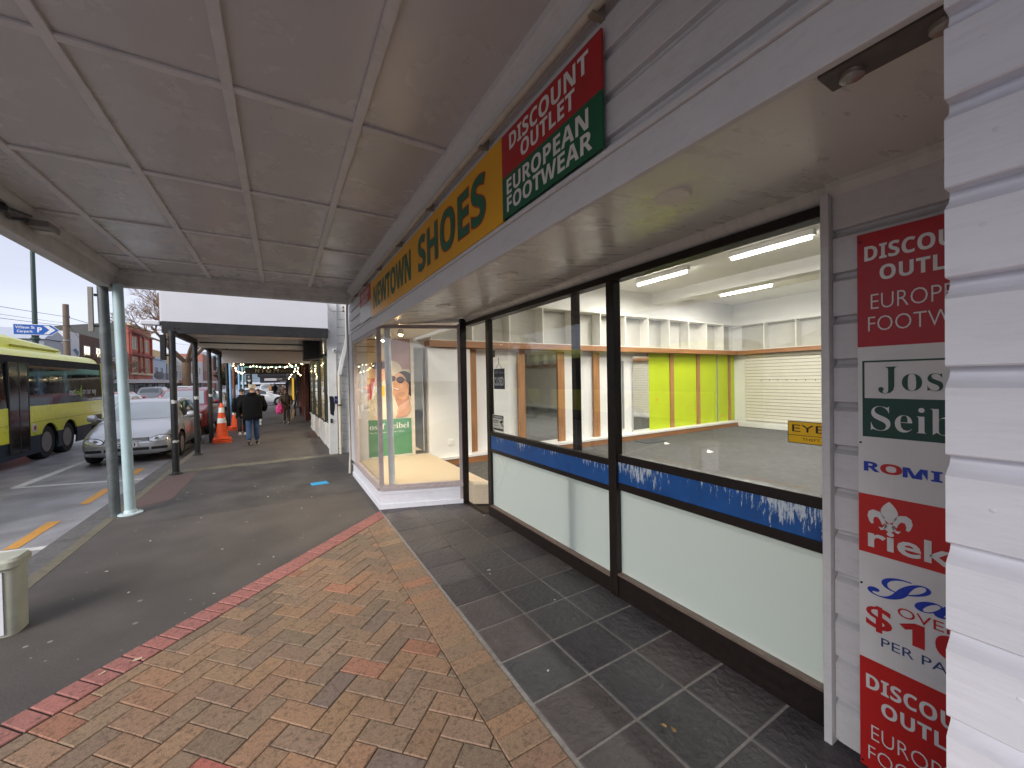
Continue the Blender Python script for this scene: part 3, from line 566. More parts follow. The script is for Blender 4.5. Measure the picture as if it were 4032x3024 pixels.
# ------------------------------------------------------------------ brand board on the side wall
XB = 2.10
sb = thing('brand_board', 'tall narrow board of shoe brand panels in red white and green beside the glass', 'sign', (XB, .48, 1.1))
def bp_(z0, z1, m, lab): return MB().box(XB, 2.119, .24, .672, z0, z1).build('brand_panel', m, sb, label=lab)
bp_(1.785, 2.254, RED, 'upper red panel'); bp_(1.171, 1.785, SWH, 'white panel with green framed name'); bp_(.925, 1.171, mat('print red', (.52, .02, .018), .35, .05), 'red panel with a white flower emblem'); bp_(.476, .925, SWH, 'white price panel'); bp_(.0, .476, mat('print red', (.52, .02, .018), .35), 'lower red panel')
DG2 = mat('deep green print', (.006, .055, .035), .4); NAV = mat('navy print', (.02, .06, .17), .4); BLP = mat('blue print', (.01, .045, .40), .4); RDP = mat('red print', (.50, .015, .02), .4)
def bt(b, y, z, w, h, m, k=0, **kw): return text(b, sb, m, (XB-.0015-.001*k, y, z), YM, ZP, w, h, **kw)
if True:
    bt(sansb('DISCOUNT'), .648, 2.138, .355, .062, SWH, bold=.006); bt(sansb('OUTLET'), .600, 2.052, .262, .060, SWH, bold=.006)
    bt('EUROPEAN', .628, 1.938, .325, .062, SWH, bold=-.012); bt('FOOTWEAR', .637, 1.848, .355, .060, SWH, bold=-.012)
    bt(sansb('DISCOUNT'), .651, .350, .36, .062, SWH, bold=.006); bt(sansb('OUTLET'), .603, .262, .264, .060, SWH, bold=.006); bt('EUROPEAN', .635, .140, .33, .062, SWH, bold=-.012); bt('FOOTWEAR', .645, .050, .36, .060, SWH, bold=-.012)
g = MB()
for b in ((.258, .657, 1.720, 1.727), (.258, .657, 1.412, 1.572), (.650, .657, 1.572, 1.72), (.258, .265, 1.572, 1.72)): g.box(XB-.0012, XB+.005, b[0], b[1], b[2], b[3])
g.build('green_frame', DG2, sb)
MB().box(XB-.0006, XB+.005, .265, .650, 1.572, 1.72).build('name_field', SWH, sb)
def serif(b, y, z, w, h, m, k=0): return bt(''.join(chr(0x1D400+ord(c)-65) if c.isupper() else chr(0x1D41A+ord(c)-97) for c in b), y, z, w, h, m, k, bold=-.012)
serif('Josef', .606, 1.592, .30, .110, DG2, 1); serif('Seibel', .630, 1.440, .335, .100, SWH, 1)
bt(sansb('R'), .654, 1.268, .051, .040, BLP, bold=.012); bt(sansb('O'), .602, 1.266, .066, .042, RDP, bold=.012); bt(sansb('MIKA'), .535, 1.264, .23, .040, BLP, bold=.012)
# flower emblem and name
def lens(cx, cz, pts): return [(XB-.0015, .575+(0-cx)*1+0, cz)]
g = MB()
def shp(pts): g.poly([(XB-.0016, .575-a, 1.035+b) for a, b in pts])
def curve(f, n=14): return [f(i/n) for i in range(n+1)]
cl = curve(lambda t: (-.026*math.sin(math.pi*t)**.9, .03+.090*t)); cr = [(-a, b) for a, b in cl][::-1]; shp(cl+cr[1:-1])
for sgn in (-1, 1):
    a = [(sgn*x, z) for x, z in ((.010, .030), (.016, .055), (.030, .072), (.050, .076), (.064, .066), (.068, .046), (.062, .026), (.056, .016), (.048, .020), (.050, .032), (.046, .046), (.036, .048), (.028, .038), (.022, .020))]
    shp(a)
    shp([(sgn*x, z) for x, z in ((.006, .022), (.012, .024), (.022, .008), (.034, .010), (.026, -.002), (.016, .002))])
shp([(-.010, .03), (.010, .03), (.016, .006), (0, -.006), (-.016, .006)])
g.build('flower_emblem', SWH, sb, fixn=False)
bt('rieker', .642, .952, .37, .085, SWH, bold=.02)
def script(b, y, z, w, h, m, **kw): return bt(''.join(chr(0x1D4D0+ord(c)-65) if c.isupper() else chr(0x1D4EA+ord(c)-97) for c in b), y, z, w, h, m, 0, **kw)
script('Save', .645, .755, .45, .10, BLP)
bt('$', .650, .604, .082, .108, RDP, bold=.02); bt(sansb('100'), .548, .608, .30, .092, RDP, bold=.02); bt('OVER', .552, .705, .17, .038, RDP); bt('PER PAIR', .602, .552, .24, .036, NAV)
for y, z in ((.662, 2.222), (.664, 1.385), (.664, .79), (.664, .028)): MB().lathe([(.004, -.0035), (.004, 0)], (XB, y, z), 10, 'x').build('screw', BLK, sb)
# ------------------------------------------------------------------ notices on the glass
def backlit(name, c, k=.5):
    m = mat(name, c, .4); n = m.node_tree.nodes; lk = m.node_tree.links.new; tl = n.new('ShaderNodeBsdfTranslucent'); tl.inputs[0].default_value = (*c, 1); mx = n.new('ShaderNodeMixShader'); mx.inputs[0].default_value = k
    lk(n['Principled BSDF'].outputs[0], mx.inputs[1]); lk(tl.outputs[0], mx.inputs[2]); lk(mx.outputs[0], n['Material Output'].inputs[0]); return m
t = thing('closed_sign', 'navy closed sign hanging by a cord inside the left pane', 'sign', (2.19, 3.99, 1.68))
MB().box(2.190, 2.196, 3.862, 4.118, 1.562, 1.80).build('board', mat('navy board', (.012, .022, .05), .4), t, bevel=.003)
text('SORRY, We are', t, mat('pale print', (.32, .38, .42), .5), (2.188, 4.10, 1.735), YM, ZP, .22, .040, shear=.2); text('CLOSED', t, mat('grey print', (.42, .46, .46), .5), (2.188, 4.105, 1.60), YM, ZP, .23, .105, bold=.05)
MB().tube([(2.193, 4.07, 1.80), (2.193, 3.995, 1.865), (2.193, 3.92, 1.80)], .002, 6).tube([(2.193, 3.995, 1.865), (2.193, 3.998, 1.93)], .003, 6).build('cord', BLK, t)
t = thing('alarm_contact', 'small dark plastic sensor stuck to the left pane above the closed sign', 'sensor', (2.19, 4.11, 1.98)); MB().box(2.185, 2.199, 4.09, 4.13, 1.94, 2.02).build('sensor_case', mat('dark plastic', (.06, .06, .055), .5), t, bevel=.003)
t = thing('cctv_sticker', 'white warning sticker with a camera symbol low on the left pane', 'sticker', (2.19, 4.03, 1.16))
MB().box(2.1955, 2.1985, 3.905, 4.175, 1.062, 1.255).build('sticker_face', backlit('sticker white', (.7, .7, .66), .4), t); g = MB(); g.box(2.1945, 2.1975, 3.918, 4.165, 1.212, 1.25); g.box(2.1945, 2.1975, 3.918, 4.165, 1.075, 1.096)
g.tube([(2.194, 3.98, 1.175), (2.194, 3.93, 1.19)], .012, 8); g.tube([(2.194, 3.955, 1.175), (2.194, 3.945, 1.14), (2.194, 3.92, 1.13)], .006, 6); g.build('sticker_print', BLK, t)
text('WARNING', t, SWH, (2.1935, 4.150, 1.218), YM, ZP, .215, .026, bold=.03); text('CCTV', t, BLK, (2.1943, 4.160, 1.155), YM, ZP, .13, .040, bold=.04); text('IN OPERATION', t, BLK, (2.1943, 4.158, 1.122), YM, ZP, .125, .014)
t = thing('eyes_sticker', 'yellow theft prevention sticker at the right edge of the big pane', 'sticker', (2.19, .85, 1.4))
MB().box(2.1955, 2.1985, .58, .981, 1.335, 1.443).build('sticker_face', backlit('sticker yellow', (.85, .62, .05)), t); g = MB(); g.box(2.1948, 2.1975, .58, .981, 1.4405, 1.4435); g.box(2.1948, 2.1975, .58, .981, 1.3345, 1.3375); g.box(2.1948, 2.1975, .979, .9815, 1.335, 1.443); g.box(2.1948, 2.1975, .58, .981, 1.3735, 1.3755); g.build('sticker_border', BLK, t)
text('EYES ON', t, BLK, (2.1943, .962, 1.391), YM, ZP, .345, .036); text('THEFT PREVENTION', t, BLK, (2.1943, .918, 1.350), YM, ZP, .23, .013)
# ------------------------------------------------------------------ poster in the display window
t = thing('window_poster', 'large shoe poster of two smiling people in sunglasses above a green band', 'poster', (1.64, 7.2, 1.3))
def pq(x, z): return (1.20+.88*x, 7.214, .30+2.15*z)
PS = {}; PK = 0
def flat(name, c, pts, k=1, sm=0):
    if name not in PS: PS[name] = (MB(), mat('poster '+name, c, .5, .10, 5), k)
    global PK; PK += 1
    PS[name][0].poly([(a, 7.2135-.0005*PK, b) for a, _, b in (pq(*p) for p in pts)])
def ell(cx, cz, rx, rz, rot=0, n=22, a0=0, a1=2*math.pi):
    c_, s_ = math.cos(rot), math.sin(rot); o = []
    for i in range(n):
        a = a0+(a1-a0)*i/(n-1 if a1-a0 < 6.2 else n); x, z = rx*math.cos(a), rz*math.sin(a)*.88/2.15; o.append((cx+x*c_-z*s_*2.15/.88*1, cz+z*c_+x*s_*.88/2.15))
    return o
MB().box(1.20, 2.08, 7.214, 7.222, .30, 2.45).build('sheet', mat('poster backdrop', (.62, .55, .42), .5, .18, 2), t)
flat('green', (.09, .26, .14), [(0, 0), (1, 0), (1, .32), (0, .32)], 1)
flat('plum', (.40, .24, .22), [(.48, .74), (1, .74), (1, 1), (.48, 1)], 1)
flat('amber', (.62, .40, .16), [(0, .82), (.25, .84), (.3, 1), (0, 1)], 1)
flat('shirt', (.66, .60, .48), [(0, .32), (.62, .32), (.66, .5), (.5, .64), (.3, .66), (.1, .58), (0, .44)], 2)
flat('red drink', (.45, .10, .08), [(.02, .45), (.2, .5), (.28, .68), (.02, .74)], 3)
flat('cream', (.68, .58, .44), ell(.56, .735, .26, .2), 2)
flat('blonde', (.72, .52, .26), ell(.19, .775, .27, .27)); flat('blonde', (.72, .52, .26), [(.0, .80), (.03, .60), (.18, .62), (.24, .80)])
flat('skin', (.62, .33, .20), ell(.36, .75, .145, .29, .1)); flat('skin', (.62, .33, .20), [(.26, .60), (.40, .62), (.42, .70), (.27, .70)]); flat('fringe', (.76, .57, .30), [(.14, .84), (.30, .90), (.50, .86), (.48, .82), (.34, .81), (.24, .74), (.16, .70)])
flat('lens', (.07, .035, .03), ell(.43, .775, .065, .075)); flat('lens', (.07, .035, .03), ell(.28, .77, .06, .07)); flat('lips', (.45, .13, .11), ell(.41, .695, .03, .010)); flat('yellow top', (.70, .42, .04), [(.36, .52), (.46, .52), (.46, .60), (.38, .61)])
flat('neck', (.48, .24, .15), [(.64, .40), (.98, .40), (.95, .55), (.70, .55), (.66, .47)]); flat('collar', (.66, .60, .48), [(.55, .40), (.70, .33), (.74, .40), (.64, .52), (.58, .50)])
flat('hair', (.03, .02, .018), ell(.86, .655, .19, .17, -.25)); flat('hair', (.03, .02, .018), ell(.97, .59, .055, .20, .1))
flat('face', (.62, .34, .21), ell(.79, .595, .155, .29, .22)); flat('chin', (.60, .32, .20), ell(.70, .545, .09, .10, .1)); flat('ear', (.52, .26, .16), ell(.935, .60, .028, .06)); flat('forehead', (.66, .38, .24), ell(.74, .665, .07, .05, -.3))
flat('stubble', (.50, .27, .18), ell(.77, .525, .12, .05, .3)); flat('cheek', (.67, .38, .25), ell(.82, .60, .05, .05)); flat('nose', (.54, .28, .17), ell(.665, .615, .030, .06, .25))
flat('lens2', (.06, .03, .028), ell(.78, .650, .085, .07, -.15)); flat('lens2', (.06, .03, .028), ell(.635, .662, .055, .058, -.15)); flat('lens2', (.06, .03, .028), [(.84, .668), (.95, .63), (.95, .622), (.84, .655)])
flat('smile', (.36, .13, .10), ell(.70, .572, .066, .022, -.25)); flat('teeth', (.75, .72, .66), ell(.70, .574, .055, .013, -.25))
flat('hand', (.60, .32, .20), [(.66, .33), (.9, .34), (.99, .40), (.94, .46), (.82, .44), (.74, .38)])
for k in range(4): flat('finger' if k % 2 else 'knuckle', (.64-.03*(k % 2), .37-.02*(k % 2), .25), ell(.75+.05*k, .405+.012*k, .030, .10, -.5))
for nm, (mb, m, k) in PS.items(): mb.build('poster_'+nm.replace(' ', '_'), m, t, fixn=False)
def sertext(b, x, z, w, h, m, par, y): return text(''.join(chr(0x1D400+ord(c)-65) if c.isupper() else (chr(0x1D41A+ord(c)-97) if c.islower() else c) for c in b), par, m, (x, y, z), XP, ZP, w, h)
PW = mat('poster white', (.72, .74, .70), .5); sertext('Josef Seibel', 1.25, .80, .78, .12, PW, t, 7.205); text('The European Comfort Shoe', t, PW, (1.32, 7.205, .735), XP, ZP, .62, .04)
MB().box(1.16, 1.20, 7.20, 7.225, .30, 2.5).box(2.08, 2.14, 7.19, 7.225, .30, 2.5).box(1.2, 2.08, 7.20, 7.225, .288, .33).build('poster_frame', mat('poster frame cream', (.62, .56, .48), .5), t)
# pale column inside the display
t = thing('display_column', 'slim pale blue steel column standing inside the display window', 'column', (1.262, 5.345, .3)); MB().tube([(1.262, 5.345, .3), (1.24, 5.36, 2.41)], .042, 20).build('shaft', mat('pale column paint', (.72, .76, .80), .45, .08, 9), t, smooth=True)
for x, y, lab in ((8.08, 6.26, 'crumpled white scrap on the shop carpet by the plinth'), (7.93, 5.05, 'white paper scrap in the middle of the shop carpet')):
    o = MB().add([(-.07, -.03, 0), (.06, -.05, .01), (.08, .03, .0), (0, .06, .05), (-.06, .04, .0), (0, 0, .04)], [(0, 1, 5), (1, 2, 5), (2, 3, 5), (3, 4, 5), (4, 0, 5)]).build('carpet_scrap', SWH, None); o.location = (x, y, .013); tag(o, lab, 'litter', 'scraps on the shop carpet')
t = MB(); t.box(7.75, 8.45, 6.55, 6.98, .0125, .026); tag(t.build('floor_mat', mat('dark floor mat', (.06, .065, .07), .9, .3, 20), None), 'dark flat mat on the shop carpet against the timber plinth', 'mat')
# ------------------------------------------------------------------ verandah posts and cabinet at the kerb
PGR = mat('grey post paint', (.085, .095, .10), .5, .25, 6, dirt=.4, ds=4.5, dcol=(.36, .45, .47), d2=.7); PBL = mat('pale blue post paint', (.40, .53, .56), .4, .07, 5, dirt=.18, ds=6, dcol=(.2, .25, .26), d2=.7)
t = thing('verandah_post', 'scuffed dark grey steel post holding up the corner of the near verandah', 'post', (-1.875, 6.94, 0))
MB().tube([(-1.878, 6.94, -.05), (-1.963, 7.06, 3.03)], .054, 24).build('shaft', PGR, t, smooth=True)
g = MB(); g.box(-2.085, -2.035, 6.99, 7.02, 2.38, 2.95); g.build('cable_box', mat('dark trunking', (.26, .25, .23), .5), t, bevel=.006); MB().box(-2.035, -1.955, 7.0, 7.03, 2.44, 2.47).build('clamp', BLK, t); MB().box(-2.035, -1.965, 7.02, 7.05, 2.84, 2.87).build('clamp', BLK, t)
t = thing('verandah_post', 'pale blue steel post with a round base plate beside the dark grey post', 'post', (-1.737, 6.95, 0))
MB().tube([(-1.737, 6.95, 0), (-1.825, 7.08, 3.02)], .056, 28).build('shaft', PBL, t, smooth=True); MB().lathe([(.125, .003), (.125, .018), (.11, .024), (.066, .026), (.064, .05), (.056, .06)], (-1.737, 6.95, 0), 32).build('base_plate', mat('pale base plate', (.55, .66, .69), .4, .1, 20, dirt=.3, ds=20), t, smooth=True)
g = MB()
for k in range(4): a = k*math.pi/2+.5; g.lathe([(.011, .024), (.011, .036)], (-1.737+.092*math.cos(a), 6.95+.092*math.sin(a), 0), 6)
g.build('bolt', PBL, t)
CAB = mat('cream fibreglass', (.46, .47, .39), .55, .10, 6, .15, 60, dirt=.4, ds=5, dcol=(.16, .155, .12))
t = thing('street_cabinet', 'squat cream street cabinet with a rounded cap at the left edge of the footpath', 'cabinet', (-1.85, 4.1, 0))
def rr(x0, x1, y0, y1, r, z, n=7):
    o = []
    for cx, cy, a0 in ((x1-r, y0+r, -90), (x1-r, y1-r, 0), (x0+r, y1-r, 90), (x0+r, y0+r, 180)):
        for i in range(n): a = R(a0+90*i/(n-1)); o.append((cx+r*math.cos(a), cy+r*math.sin(a), z))
    return o
g = MB(); g.grid([rr(-2.12, -1.585, 4.0, 4.185, .05, 0), rr(-2.12, -1.58, 4.0, 4.185, .05, .47)], True); g.build('body', CAB, t, smooth=True)
g = MB(); rows = [rr(-2.13, -1.575, 3.985, 4.195, .05, .455), rr(-2.14, -1.565, 3.975, 4.205, .055, .465), rr(-2.14, -1.565, 3.975, 4.205, .055, .505), rr(-2.13, -1.58, 3.99, 4.19, .05, .523)]; g.grid(rows, True); g.poly(rows[-1]); g.build('cap', CAB, t, smooth=True)
NOT = mat('notice sheet', (.74, .74, .80), .6, .03); g = MB(); g.box(-2.10, -1.640, 3.990, 3.998, .02, .44); g.build('notice_sheet', NOT, t)
# small things lying on the ground
PAP = mat('scrap paper', (.62, .60, .54), .8); LEA = mat('dry leaf', (.40, .24, .10), .8)
def scrap(x, y, s, m, name, lab, rz, grp, z=.004):
    t = MB(); n = 7; pts = [(s*math.cos(6.283*i/n)*random.uniform(.5, 1), s*.55*math.sin(6.283*i/n)*random.uniform(.6, 1), random.uniform(0, s*.25)) for i in range(n)]
    t.add([(0, 0, s*.12)]+pts, [(0, i+1, (i+1) % n+1) for i in range(n)]); o = t.build(name, m, None); o.location = (x, y, z); o.rotation_euler = (0, 0, rz); tag(o, lab, 'litter', grp)
for i, (x, y, s) in enumerate(((-.62, 3.52, .022), (-1.1, 4.3, .02), (-.55, 4.9, .018), (.2, 5.9, .02), (-.1, 4.4, .016), (-1.25, 5.6, .018), (.35, 6.4, .018), (-.9, 6.2, .016), (.5, 8.6, .02), (-.4, 7.6, .018), (-.5, 3.9, .016), (-1.4, 4.9, .02), (-.2, 6.8, .018), (.6, 5.3, .016))):
    scrap(x, y, s, PAP, 'paper_scrap', 'tiny pale scrap lying on the dark asphalt footpath', random.random()*6, 'pale scraps on the asphalt')
for x, y, s, lab in ((-.79, 3.20, .03, 'curled pale leaf lying on the red brick border'), (-.93, 3.16, .022, 'pale grey fragment on the asphalt against the red border')): scrap(x, y, s, mat('pale leaf', (.60, .48, .32), .8), 'dry_leaf', lab, .6, 'leaves by the red border', .013)
for x, y, s, m, lab in ((1.53, 1.225, .020, LEA, 'brown leaf scrap on a slate tile by the bottom edge'), (1.55, 1.185, .024, LEA, 'larger brown leaf scrap beside the one on the slate tile'), (1.52, 3.02, .026, PAP, 'white scrap in the middle of the slate tiles'), (1.50, 2.96, .014, PAP, 'tiny white scrap beside the larger one on the slate'), (1.73, 2.35, .016, PAP, 'pale crumb on the slate tile below the mullion'), (1.27, 1.80, .012, PAP, 'pale crumb on the slate near the brick edge'), (2.10, 4.27, .02, PAP, 'white crumb at the foot of the door frame'), (1.48, 4.55, .018, mat('twig', (.05, .04, .03), .8), 'dark twig on the slate by the display window')):
    scrap(x, y, s, m, 'ground_scrap', lab, random.random()*6, 'scraps on the slate', .015)
t = MB(); t.prism([(.378, 7.28, .003), (.622, 7.29, .003), (.652, 7.09, .003), (.395, 7.10, .003)], (0, 0, .006)); o = t.build('footpath_plate', mat('bright blue paint', (.03, .30, .58), .55, .35, 30, .2, 60, dirt=.5, ds=9, dcol=(.25, .4, .5)), None); tag(o, 'small bright blue painted plate set in the asphalt near the display window', 'access cover')
# ------------------------------------------------------------------ vehicles
def interp(tab, x):
    if x <= tab[0][0]: return tab[0][1]
    for (a, p), (b, q) in zip(tab, tab[1:]):
        if x <= b: t = (x-a)/(b-a); return p+(q-p)*t
    return tab[-1][1]
def smooth_tab(tab, x):
    """Catmull-Rom through the table"""
    n = len(tab)
    if x <= tab[0][0]: return tab[0][1]
    for i in range(n-1):
        if x <= tab[i+1][0]:
            x1, y1 = tab[i]; x2, y2 = tab[i+1]; x0, y0 = tab[i-1] if i else (2*x1-x2, y1); x3, y3 = tab[i+2] if i+2 < n else (2*x2-x1, y2)
            m1 = (y2-y0)/(x2-x0); m2 = (y3-y1)/(x3-x1); h = x2-x1; t = (x-x1)/h
            m1 = max(-3, min(3, m1)); m2 = max(-3, min(3, m2))
            return (2*t**3-3*t*t+1)*y1+(t**3-2*t*t+t)*h*m1+(-2*t**3+3*t*t)*y2+(t**3-t*t)*h*m2
    return tab[-1][1]
TYR = mat('tyre rubber', (.022, .022, .023), .75, .2, 20); RIM = mat('alloy rim', (.42, .42, .43), .35, .1, 10, metal=.6); WSG = mat('sky toned windscreen', (.40, .44, .46), .06, .06, 2, metal=.5, spec=.8); CGL = mat('car glass', (.035, .045, .05), .05, .1, spec=.9, coat=.6); BPL = mat('black plastic', (.02, .02, .02), .5); UND = mat('underbody black', (.01, .01, .01), .9)  # windscreen base colour paled to stand in for the reflected sky
HLG = mat('headlamp glass', (.62, .65, .68), .10, .5, 22, metal=.4, spec=.9); PLT = mat('number plate white', (.68, .68, .68), .4); TLR = emis('tail lamp lit', (1, .05, .03), 5); TLD = mat('tail lamp', (.28, .01, .01), .2)
SPEC = {
 'hatch': dict(L=4.15, W=1.735, zt=[(0, .52), (.06, .60), (.25, .70), (.7, .82), (1.15, .93), (2.2, .95), (3.3, .97), (3.9, .98), (4.08, .96), (4.15, .85)], w=[(0, .50), (.05, .66), (.15, .755), (.45, .83), (1.0, .865), (3.2, .868), (3.9, .80), (4.1, .72), (4.15, .62)], zr=[(1.02, .92), (1.35, 1.10), (1.86, 1.37), (2.1, 1.415), (2.6, 1.44), (3.2, 1.42), (3.6, 1.36), (3.8, 1.25), (4.02, .97)], fw=.80, rw=3.33, wr=.315, g0=1.02, g1=4.02),
 'suv': dict(L=4.45, W=1.84, zt=[(0, .62), (.06, .76), (.25, .88), (.7, .98), (1.15, 1.06), (2.2, 1.10), (3.6, 1.14), (4.2, 1.14), (4.4, 1.08), (4.45, .95)], w=[(0, .56), (.05, .72), (.15, .81), (.45, .88), (1.0, .915), (3.4, .915), (4.2, .85), (4.4, .76), (4.45, .66)], zr=[(1.05, 1.05), (1.4, 1.26), (1.9, 1.56), (2.2, 1.64), (2.8, 1.68), (3.6, 1.65), (4.0, 1.58), (4.2, 1.40), (4.38, 1.12)], fw=.86, rw=3.5, wr=.35, g0=1.05, g1=4.38),
 'sedan': dict(L=4.55, W=1.78, zt=[(0, .50), (.06, .58), (.25, .68), (.7, .80), (1.25, .92), (2.4, .94), (3.6, .97), (4.3, .97), (4.5, .90), (4.55, .75)], w=[(0, .52), (.05, .68), (.15, .77), (.45, .85), (1.0, .885), (3.4, .885), (4.3, .82), (4.5, .74), (4.55, .64)], zr=[(1.15, .92), (1.5, 1.10), (2.0, 1.35), (2.3, 1.42), (2.8, 1.44), (3.2, 1.38), (3.5, 1.24), (3.95, .97)], fw=.82, rw=3.5, wr=.32, g0=1.15, g1=3.95)}
def make_car(name, label, loc, rz, paint, kind='hatch', cat='car', lit_tail=False, detail=2, plate=None, dark_front=True, group=None):
    s = SPEC[kind]; Lc, hw = s['L'], s['W']/2; t = thing(name, label, cat, loc, rz, group); zb = .20 if kind != 'suv' else .26
    ys = [0, .012, .04, .08, .15, .25, .38, .5, .65, .8, .95]+[1.1+.2*i for i in range(int((Lc-1.5)/.2))]+[Lc-.35, Lc-.22, Lc-.12, Lc-.05, Lc-.015, Lc]
    rows = []
    for y in ys:
        w = smooth_tab(s['w'], y); zt = smooth_tab(s['zt'], y); e = min(1, y/.12, (Lc-y)/.12); b = zb+.14*(1-e)**2; h = zt-b
        half = [(0, b), (.6*w, b), (.90*w, b+.03), (.965*w, b+.12*h), (.995*w, b+.32*h), (w, b+.52*h), (.99*w, b+.72*h), (.955*w, b+.86*h), (.90*w, b+.955*h), (.80*w, zt), (.5*w, zt+.018), (0, zt+.024)]
        rows.append([(x, y, z) for x, z in half]+[(-x, y, z) for x, z in half[-2:0:-1]])
    g = MB(); g.grid(rows, True); g.poly(rows[0]); g.poly(rows[-1]); body = g.build('body', [paint, UND], t, smooth=True, local=True)
    # wheel housings are cut out of the body
    cut = MB()
    for yy in (s['fw'], s['rw']):
        for sg_ in (-1, 1): cut.lathe([(s['wr']+.055, 0), (s['wr']+.055, .40)], (sg_*hw-(.36 if sg_ > 0 else .04), yy, s['wr']+.01), 28, 'x')
    cut.cur = 0; co_ = cut.build('cutter', [UND], t, local=True); bo = body.modifiers.new('b', 'BOOLEAN'); bo.operation = 'DIFFERENCE'; bo.object = co_; bo.solver = 'EXACT'
    bake(body); cm = co_.data; bpy.data.objects.remove(co_); bpy.data.meshes.remove(cm)
    MB().box(-hw+.12, hw-.12, .25, Lc-.25, zb-.03, zb+.35).build('underbody', UND, t, local=True)
    # cabin
    def top(y): return smooth_tab(s['zr'], y)
    def belt(y): return smooth_tab(s['zt'], y)-.02
    def tw(y): f = max(0, min(1, (top(y)-belt(y))/(.45))); return hw*(.83-.13*f)
    def bw(y): return smooth_tab(s['w'], y)*.90
    gy = [s['g0']+(s['g1']-s['g0'])*i/26 for i in range(27)]; rows = []
    def topp(y, u): return (u*tw(y), y, top(y)+.025*(1-u*u)*max(0, min(1, (top(y)-belt(y))/.2)))
    def sidep(y, v, sg_, o=0): zt, z0 = top(y)-.015, belt(y); b0, b1 = bw(y), tw(y)*1.02; return (sg_*(b0+(b1-b0)*v**1.25+o), y, z0+(zt-z0)*v)
    for y in gy:
        l = [sidep(y, v, -1) for v in (0, .3, .6, .85, .96)]; r = [sidep(y, v, 1) for v in (.96, .85, .6, .3, 0)]; rows.append(l+[topp(y, u) for u in (-.97, -.8, -.4, 0, .4, .8, .97)]+r)
    g = MB(); g.grid(rows); g.poly(rows[0]); g.poly(rows[-1]); g.build('cabin', paint, t, smooth=True, local=True)
    def patch(f, a0, a1, b0, b1, na=9, nb=7): return [[f(a0+(a1-a0)*i/na, b0+(b1-b0)*j/nb) for j in range(nb+1)] for i in range(na+1)]
    ymax = [y for y in [s['g0']+.02*i for i in range(200)] if top(y) > 1.35*(1 if kind == 'hatch' else (.985 if kind == 'sedan' else 1.16))]; ya, yb = ymax[0], ymax[-1]
    def up(y, u): x, yy, z = topp(y, u); return (x, yy-.006 if y < 2.5 else yy+.006, z+.007)
    MB().grid(patch(up, s['g0']+.10, ya-.02, -.88, .88)).build('windscreen', WSG, t, smooth=True, local=True)
    MB().grid(patch(up, yb+.05, s['g1']-.06, -.80, .80)).build('rear_window', CGL, t, smooth=True, local=True)
    ym = (ya+yb)/2+.02
    for sg_ in (-1, 1):
        for a, b in ((ya-.28, ym-.04), (ym+.04, yb-.12)):
            MB().grid(patch(lambda y, v: sidep(y, v, sg_, .006), a, b, .08, .88)).build('side_window', CGL, t, smooth=True, local=True)
        MB().tube([sidep(ya-.36, .14, sg_), (sg_*(hw+.07), ya-.40, belt(ya)+.09)], .02, 6).lathe([(.005, -.09), (.075, -.085), (.09, -.02), (.08, .05), (.03, .07), (.005, .075)], (sg_*(hw+.09), ya-.40, belt(ya)+.09), 14, 'x').build('mirror', paint, t, smooth=True, local=True)
        if detail > 1: MB().box(sg_*(smooth_tab(s['w'], ym+.2)-.004), sg_*(smooth_tab(s['w'], ym+.2)+.014), ym-.22, ym-.04, .80, .83).build('door_handle', paint, t, local=True, bevel=.006)
    for yy in (s['fw'], s['rw']):
        for sg_ in (-1, 1):
            wr = s['wr']; c = (sg_*(hw-.115), yy, wr); q = sg_
            wh = MB().lathe([(wr*.60, -.09), (wr*.93, -.10), (wr, -.07), (wr, .07), (wr*.93, .10), (wr*.62, .098)], c, 28, 'x').build('wheel', TYR, t, smooth=True, local=True)
            g = MB(); g.lathe([(.02, q*.075), (wr*.60, q*.06), (wr*.66, q*.095), (wr*.60, q*.10)], c, 24, 'x'); r_ = g.build('rim', RIM, wh, smooth=True, local=True)
            g = MB()
            for k in range(7): a = k*2*math.pi/7; g.lathe([(.026, q*.074), (.030, q*.084)], (c[0], c[1]+wr*.40*math.cos(a), c[2]+wr*.40*math.sin(a)), 8, 'x')
            g.build('rim_hole', BPL, wh, local=True)
    from mathutils.bvhtree import BVHTree
    bv_ = BVHTree.FromPolygons([v_.co.copy() for v_ in body.data.vertices], [list(p_.vertices) for p_ in body.data.polygons])
    def front(x, z, d=.0):
        h_ = bv_.ray_cast(Vector((x, -2, z)), Vector((0, 1, 0)))
        if h_[0] is not None and h_[0].y < 1.2: return (x, h_[0].y-d, z)
        return front0(x, z, d)
    def front0(x, z, d=.0):   # point on the nose at lateral x, height z
        lo, hi = 0., 1.0
        for _ in range(24):
            m = (lo+hi)/2
            w = smooth_tab(s['w'], m); ok = w*.985 >= abs(x) and smooth_tab(s['zt'], m) >= z+.0
            if ok: hi = m
            else: lo = m
        return (x, hi-d, z)
    zt0 = smooth_tab(s['zt'], .12)
    def nose_patch(x0, x1, z0, z1, d, nx=8, nz=4, shape=None):
        rows = []
        for j in range(nz+1):
            row = []
            for i in range(nx+1):
                a, b = i/nx, j/nz
                x = x0+(x1-x0)*a; z = z0+(z1-z0)*b
                if shape: x, z = shape(a, b)
                row.append(front(x, z, d))
            rows.append(row)
        return MB().grid(rows)
    zh = zt0-.03
